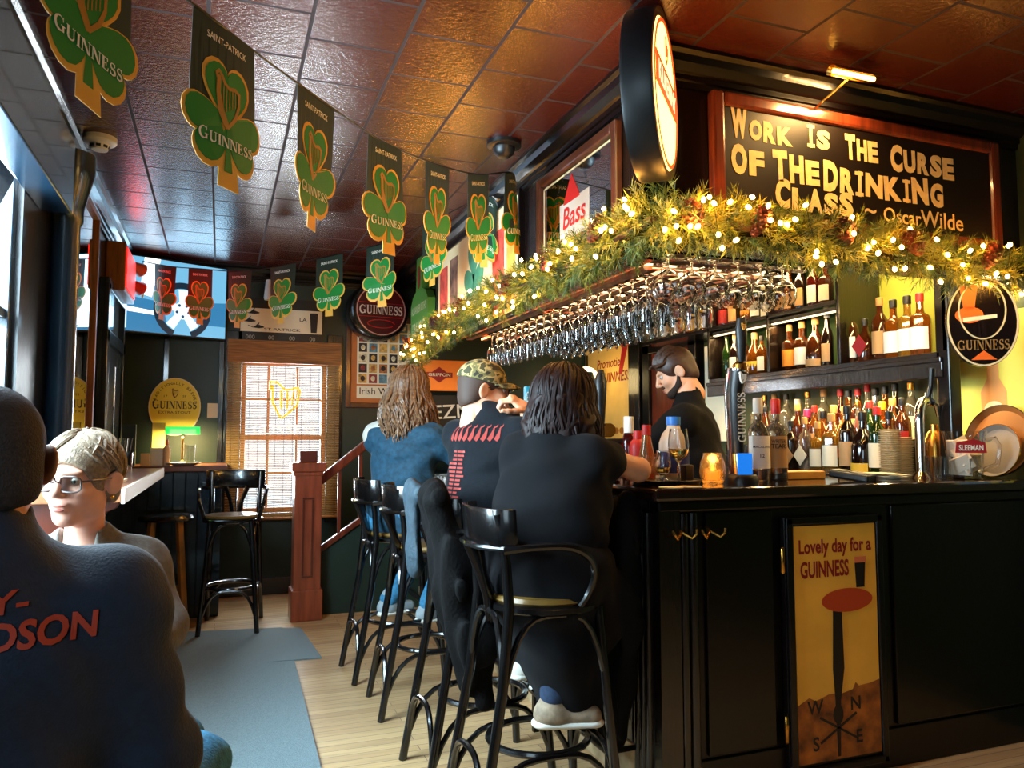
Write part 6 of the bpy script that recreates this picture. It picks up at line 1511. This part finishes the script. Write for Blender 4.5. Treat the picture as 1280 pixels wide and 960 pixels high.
shn = p.shirt(M_navy, .02, 1., True, 'fleece_top', .045, .0025, 0, ((p.neckb-p.f*.04-p.up*.015, (.088, .062, .06)),))
p.trousers(M_denim); p.shoes(M_blk)
m = MB().textw('HARLEY-', -.012, .054, .2, .03, 0, .02).textw('DAVIDSON', .056, .008, .245, .036, 0, .03)
p.decal('back_lettering', m, shn, p.pel+p.up*.42-p.r*.008, p.r, Vector((0, 0, 1))-p.r*-.06, p.f, mat('orange_red_print', '#b03a22', .6), shn)

# --- grey-haired woman across the table
p = Fig('woman with short grey hair, glasses and a taupe sweater facing the man at the window', (-.335, 2.44, 0), 186, (-.335, 2.46, .525), .10, 0, .96, .98, haz=202, hpitch=3, hroll=-3, skin=M_skin2, head_off=(0, 0, -.02))
p.limbs([(-.13, 2.34, .78), (-.58, 2.34, .78)], [(-.22, 2.14, .775), (-.50, 2.14, .775)], [(-.09, 2.16, .53), (-.47, 2.06, .52)], [(-.10, 2.10, .09), (-.47, 2.02, .09)])
p.body(((Vector((-.6, -.8, 0)), Vector((0, 0, -1)), .35), (Vector((.5, -.9, 0)), Vector((0, 0, -1)), .35)), True); p.eyes()
M_grey = mat('grey_blond_hair', '#7d6852', .55, noise=(120, .35), bump=(200, .4))
p.short_hair(M_grey, .013, back=-.055, top=.004)
mb = MB(); rnd = random.Random(3)
for i in range(260):
    a = rnd.uniform(-3.1, 3.1); e = rnd.uniform(.1, 1.5); pts = []; dr = rnd.uniform(.05, .13); rr = rnd.uniform(1.0, 1.09)
    for k in range(7):
        ee = e-.11*k; aa = a+dr*k*(1 if abs(a) > 1.2 or a > -.4 else -1); pts.append((rr*.087*math.sin(aa)*math.cos(ee), -.013+rr*.108*math.cos(aa)*math.cos(ee), .036+rr*.099*math.sin(ee)))
    if (pts[-1][1] > .04 and pts[-1][2] < .07) or (abs(pts[-1][0]) > .06 and pts[-1][1] > -.035 and pts[-1][2] < .03) or pts[-1][2] < -.05: continue
    mb.tube(pts, [.002, .0045, .006, .006, .005, .0035, .001], 5)
p.hmesh('hair_locks', mb, M_grey)
p.glasses(mat('brown_acetate', '#3a2218', .3), .027, .02)
mb = MB().sph((-.084, -.002, -.038), .006, 8, 6); p.hmesh('earring', mb, M_brass)
sw_ = p.shirt(mat('taupe_knit', '#5a5148', .85, noise=(80, .2), bump=(260, .3), sheen=.15), .018, 1., True, 'sweater', -.02, .003, .10)
p.trousers(M_denim); p.shoes(M_blk)

# --- woman in black at the near end of the bar
SZ_ = .785
p = Fig('woman in black with thick dark hair, back turned, at the bar corner', (1.08, 2.53, 0), 52, (1.09, 2.54, SZ_+.07), .12, .03, .88, 1.06, haz=40, hpitch=10, head_off=(.01, .02, -.06), skin=M_skin)
p.limbs([(1.24, 2.84, 1.13), (1.44, 2.50, 1.185)], [(1.50, 2.92, 1.16), (1.56, 2.70, 1.165)], [(1.24, 2.72, .70), (1.34, 2.56, .70)], [(1.16, 2.62, .36), (1.10, 2.50, .40)])
p.body(((Vector((1, -.2, 0)), Vector((0, 0, -1)), .5), (Vector((.2, 1, 0)), Vector((0, 0, -1)), .7)), True)
M_dhair = mat('dark_brown_hair', '#1c0b08', .55, noise=(90, .5), spec=.25)
B = Body().ell((0, -.03, .035), (.098, .112, .108), k=.02).ell((0, -.05, -.09), (.138, .092, .13), k=.06); B.ell((0, .13, -.06), (.07, .09, .12), k=.02, op='s')
p.part('hair_mass', B, M_dhair, .007, True, disp=lambda P: .004*np.sin(P[..., 0]*90+6*np.sin(P[..., 2]*25))+.003*np.sin(P[..., 1]*110+5*np.sin(P[..., 2]*30)))
p.locks(M_dhair, 420, .17, .034, .007, .0062, 'hair', 48, 5, .014)
M_bknit = mat('black_rib_knit', '#060508', .9, noise=(50, .3), bump=(160, .3), stretch=(6, 6, .3), sheen=.02, spec=.2)
p.shirt(M_bknit, .024, .34, False, 'black_top', .03, .003, 0, ((p.waist-Vector((0, 0, .01)), (.215, .165, .20)), (p.chest-p.up*.06, (.19, .13, .15))))
B = Body(); B.ell(p.pel, (.235, .19, .15), p.ax, k=.06)
for i in (0, 1): B.cone(p.hip[i], p.kn[i], .12, .105, k=.06).cone(p.kn[i], p.an[i]+Vector((.04, .0, .16)), .105, .10, k=.06)
B.cone(p.pel-Vector((0, 0, .06)), p.pel+Vector((.10, .03, -.44)), .20, .13, k=.08)
p.part('long_skirt', B, M_bknit, .010, disp=folds(.004, .8))
B = Body()
for i in (0, 1): B.cone(p.an[i]+Vector((0, 0, .22)), p.an[i]+Vector((0, 0, .02)), .056, .05, k=.02)
p.part('trouser_cuffs', B, M_denimd, .008)
p.shoes(mat('taupe_sneaker', '#8a7660', .7, noise=(40, .3)), [(1, -.2, 0), (1, -.35, 0)], M_white)

# --- man with the camouflage cap
M_blacktee = mat('black_tee', '#0a0d12', .9, noise=(50, .3), bump=(200, .2), sheen=.03, spec=.2)
p = Fig('man in camouflage cap, glasses and printed black T-shirt, fist at his mouth', (1.04, 3.02, 0), 62, (1.02, 3.02, SZ_+.095), .12, .0, .97, 1.2, haz=98, hpitch=4, head_off=(-.075, .02, -.07))
hp = at(658, 513, d=3.10)
p.limbs([(1.13, 3.36, 1.12), (1.30, 2.98, 1.15)], [(1.46, 3.40, 1.15), hp], [(1.36, 3.28, .74), (1.40, 3.08, .74)], [(1.26, 3.16, .36), (1.28, 2.98, .36)])
p.body(((Vector((1, .1, 0)), Vector((0, 0, -1)), .4), (Vector((-.75, .1, .62)), Vector((-.5, .5, -.65)), 1.0)))
p.eyes(); p.short_hair(mat('short_brown_hair', '#3a2418', .7), .004)
def camo():
    m = mat('camouflage', '#5a5430', .8); nt = m.node_tree; b = nt.nodes['Principled BSDF']; tc = nt.nodes.new('ShaderNodeTexCoord')
    n = nt.nodes.new('ShaderNodeTexNoise'); n.inputs['Scale'].default_value = 26; n.inputs['Detail'].default_value = 1.5; rp = nt.nodes.new('ShaderNodeValToRGB'); rp.color_ramp.interpolation = 'CONSTANT'
    e = rp.color_ramp.elements; e[0].position = 0; e[0].color = lin('#2a2418')+(1,); e[1].position = .43; e[1].color = lin('#6a6238')+(1,)
    for q, c in ((.52, '#a08a58'), (.60, '#3e3a20')): k = e.new(q); k.color = lin(c)+(1,)
    nt.links.new(tc.outputs['Object'], n.inputs['Vector']); nt.links.new(n.outputs['Fac'], rp.inputs['Fac']); nt.links.new(rp.outputs['Color'], b.inputs['Base Color']); return m
B = Body().ell((0, -.012, .05), (.087, .108, .09), k=.01).plane((0, 0, .040), (0, -.18, -1))
cap = p.part('cap', B, camo(), .0045, True)
m = MB(); k = 12; vs = []
for j, (rad_, zz) in enumerate(((.0, .048), (.035, .046), (.075, .032))):
    for i in range(k+1):
        a = -1.15+2.3*i/k; x = .084*math.sin(a)*(1-.1*(j == 2)); y = .092*math.cos(a)+rad_*max(.15, math.cos(a*.85))-.005; vs.append((x, y, zz-.020*(math.sin(a)**2)))
m.add(vs, [(j*(k+1)+i, j*(k+1)+i+1, (j+1)*(k+1)+i+1, (j+1)*(k+1)+i) for j in range(2) for i in range(k)])
vz = p.hmesh('cap_visor', m, camo(), parent=p.root); md = vz.modifiers.new('thick', 'SOLIDIFY'); md.thickness = .004
mb = MB().sph((0, -.015, .142), .008, 8, 6, (1, 1, .5)); p.hmesh('cap_button', mb, camo(), parent=cap)
p.glasses(M_blk, .025, .014)
M_beard = mat('dark_beard', '#241610', .8, noise=(200, .5), bump=(300, .6))
B = Body().ell((0, .074, -.092), (.034, .026, .026), k=.012).ell((-.026, .073, -.065), (.01, .016, .03), k=.012).ell((.026, .073, -.065), (.01, .016, .03), k=.012).ell((0, .101, -.0425), (.026, .008, .0055), k=.006)
p.part('beard', B, M_beard, .004, True)
te = p.shirt(M_blacktee, .018, .72, False, 'tee_shirt', .01, .0045); p.trousers(mat('black_jeans', '#0e0f14', .8), .02); p.shoes(M_white, [(1, 0, 0)]*2)
m = MB(); rnd = random.Random(8)
m.textw('ARMY', .0, .02, .26, .05, 0, .03) if False else None
for i in range(9): # jagged band-name style blocks
    x = -.13+i*.03; m.prism([(x, -.01), (x+.012, .045), (x+.024, -.005), (x+.018, -.02)], 0, .0005).prism([(x+.004, .03), (x+.026, .05), (x+.026, .04)], 0, .0005)
m2 = MB()
for i in range(17):
    z = -.055-i*.0165; w1 = rnd.uniform(.04, .065); m2.prism(rect(-.065-w1, z, -.07, z+.008), 0, .0005); m2.prism(rect(-.062, z, -.062+rnd.uniform(.025, .05), z+.008), 0, .0005)
M_tprint = mat('tour_print', '#b8463c', .7)
p.decal('back_title_print', m, te, p.pel+p.up*.43-p.r*.01, p.r, p.up, p.f, M_tprint, te)
p.decal('back_list_print', m2, te, p.pel+p.up*.42-p.r*.0, p.r, p.up, p.f, M_tprint, te)

# --- person with long brown hair at the far stool
p = Fig('person with long wavy brown hair and teal denim shirt on a bar stool', (.97, 4.36, 0), 42, (.98, 4.37, SZ_+.075), .06, 0, 1.01, 1.12, haz=55, hpitch=4)
p.limbs([(1.12, 4.66, 1.14), (1.34, 4.28, 1.15)], [(1.47, 4.70, 1.15), (1.50, 4.42, 1.15)], [(1.24, 4.62, .72), (1.32, 4.44, .74)], [(.95, 4.55, .36), (1.12, 4.30, .36)])
p.body(female=True); p.eyes()
M_lhair = mat('wavy_brown_hair', '#5a3a26', .45, noise=(70, .5, '#8a6446'))
B = Body().ell((0, -.02, .035), (.090, .110, .100), k=.02).ell((0, -.07, -.12), (.095, .06, .17), k=.05); B.ell((0, .13, -.05), (.075, .1, .12), k=.02, op='s')
p.part('hair_mass', B, M_lhair, .007, True, disp=lambda P: .004*np.sin(P[..., 0]*90+6*np.sin(P[..., 2]*25)))
p.locks(M_lhair, 300, .31, .022, .014, .0062, 'hair', 45, 9)
p.shirt(mat('teal_shirt', '#133a4e', .8, noise=(40, .35), bump=(160, .3)), .022, 1., True, 'denim_shirt', .02, .0045); p.trousers(M_denim); p.shoes(mat('grey_sneaker', '#8a9296', .7), [(1, .2, 0)]*2)
B = Body().cone(p.sh[0]+Vector((-.02, 0, .005)), p.sh[0]+Vector((.03, -.05, .045)), .072, .06, k=.02)
p.part('pale_vest', B, mat('pale_grey_cloth', '#b8b0a4', .85), .009, disp=folds(.002))

# --- bartender
p = Fig('dark-haired bearded bartender in a black polo shirt looking down behind the bar', (2.30, 3.40, 0), -42, (2.34, 3.38, .96), .16, 0, 1.0, 1.08, haz=-62, hpitch=26, head_off=(-.0, .02, -.02))
p.limbs([(1.98, 3.50, 1.20), (2.38, 3.74, 1.19)], [(1.90, 3.72, 1.12), (2.14, 3.84, 1.10)], [(2.27, 3.32, .50), (2.40, 3.46, .50)], [(2.29, 3.28, .09), (2.42, 3.42, .09)])
p.body(((Vector((.1, 1, -.3)), Vector((.6, 0, -1)), .6), (Vector((-.8, .5, -.2)), Vector((-.3, 0, -1)), .6))); p.eyes()
M_bh = mat('brown_quiff_hair', '#3a1f10', .5, noise=(90, .5))
p.short_hair(M_bh, .010, back=-.06, top=.006)
mb = MB(); rnd = random.Random(6)
for i in range(110):
    x = rnd.uniform(-.07, .07); y0 = rnd.uniform(-.06, .06); pts = []
    for k in range(7):
        t = k/6; y = y0+.06*t; base_ = .036+.092*math.sqrt(max(.05, 1-(x/.085)**2-((y+.012)/.108)**2)) if abs(y+.012) < .105 else .07
        pts.append((x*(1+.1*t), y, max(base_, .06)+.004+.020*math.sin(t*PI*.8)*max(0, 1-abs(x)*8)))
    mb.tube(pts, [.003, .007, .0085, .008, .0065, .005, .002], 6)
p.hmesh('quiff', mb, M_bh)
B = Body().ell((0, .07, -.09), (.036, .028, .026), k=.015).ell((0, .094, -.043), (.026, .009, .006), k=.006)
for k in (-1, 1): B.cone((k*.055, .02, -.055), (k*.03, .07, -.088), .018, .02, k=.015).cone((k*.066, .005, -.02), (k*.058, .02, -.06), .008, .015, k=.012)
p.part('beard', B, M_beard, .004, True)
po = p.shirt(mat('black_polo', '#070505', .85, noise=(50, .3), bump=(180, .2), spec=.2), .016, .6, False, 'polo_shirt', .02, .0025); p.trousers(M_blk); p.shoes(M_blk)
m = MB().sph((0, 0, 0), .02, 8, 4)
m = MB().prism([(-.02, 0), (0, .03), (.018, .01), (.03, -.02), (.0, -.05), (.02, -.09), (-.01, -.12), (-.02, -.06)], 0, .0005)
p.decal('back_emblem', m, po, p.pel+p.up*.40+p.r*.09, p.r, p.up, p.f, mat('tan_emblem', '#b86a3a', .6), po)

# ---------------------------------------------------------------- coats
def coat(name, label, prims, m, base, disp=.006):
    B = Body()
    for q in prims: B.cone(*q[:4], k=.04, sq=q[4] if len(q) > 4 else None)
    o = sdf_obj(name, [(B.xf(Matrix.Translation(-Vector(base))), .008)], m, None, 3, lambda P: disp*(1.3*np.sin(P[..., 1]*95+2.5*np.sin(P[..., 2]*6))+.8*np.sin(P[..., 2]*24+5*np.sin(P[..., 1]*14))+.6*np.sin(P[..., 1]*47-P[..., 2]*19))); o.location = base
    return tag(o, label, 'jacket')
M_jblk = mat('black_coat_cloth', '#070505', .85, noise=(30, .3), bump=(90, .3), spec=.2); M_jblue = mat('blue_grey_jacket_cloth', '#25353f', .7, noise=(30, .3), bump=(90, .3))
X2 = (1, 0, 0)
coat('jacket', 'blue-grey jacket folded over the back of the stool under the capped man', [((.745, 2.98, 1.085), (.745, 3.12, 1.085), .034, .034), ((.725, 3.05, 1.07), (.735, 3.05, .86), .07, .055, (X2, .38, 1)), ((.735, 3.07, .86), (.745, 3.06, .80), .05, .055, (X2, .6, 1))], M_jblue, (.735, 3.05, .95), .004)
coat('jacket', 'black jacket hanging low from the stool back under the capped man', [((.76, 2.80, 1.08), (.76, 2.98, 1.085), .036, .034), ((.775, 2.88, 1.05), (.83, 2.84, .75), .09, .115, (X2, .5, 1)), ((.83, 2.84, .75), (.88, 2.80, .42), .11, .06, (X2, .6, 1)), ((.84, 2.82, .92), (.93, 2.80, .55), .05, .07), ((.93, 2.80, .55), (.95, 2.80, .33), .065, .02)], M_jblk, (.78, 2.86, .7), .010)
coat('coat', 'long black coat hanging against the bar side by the near stool', [((1.41, 2.56, 1.0), (1.39, 2.60, .6), .09, .13, (X2, .55, 1)), ((1.39, 2.60, .6), (1.37, 2.58, .26), .13, .08, (X2, .55, 1)), ((1.40, 2.76, .95), (1.38, 2.80, .42), .07, .09, (X2, .6, 1))], M_jblk, (1.39, 2.75, .6), .010)
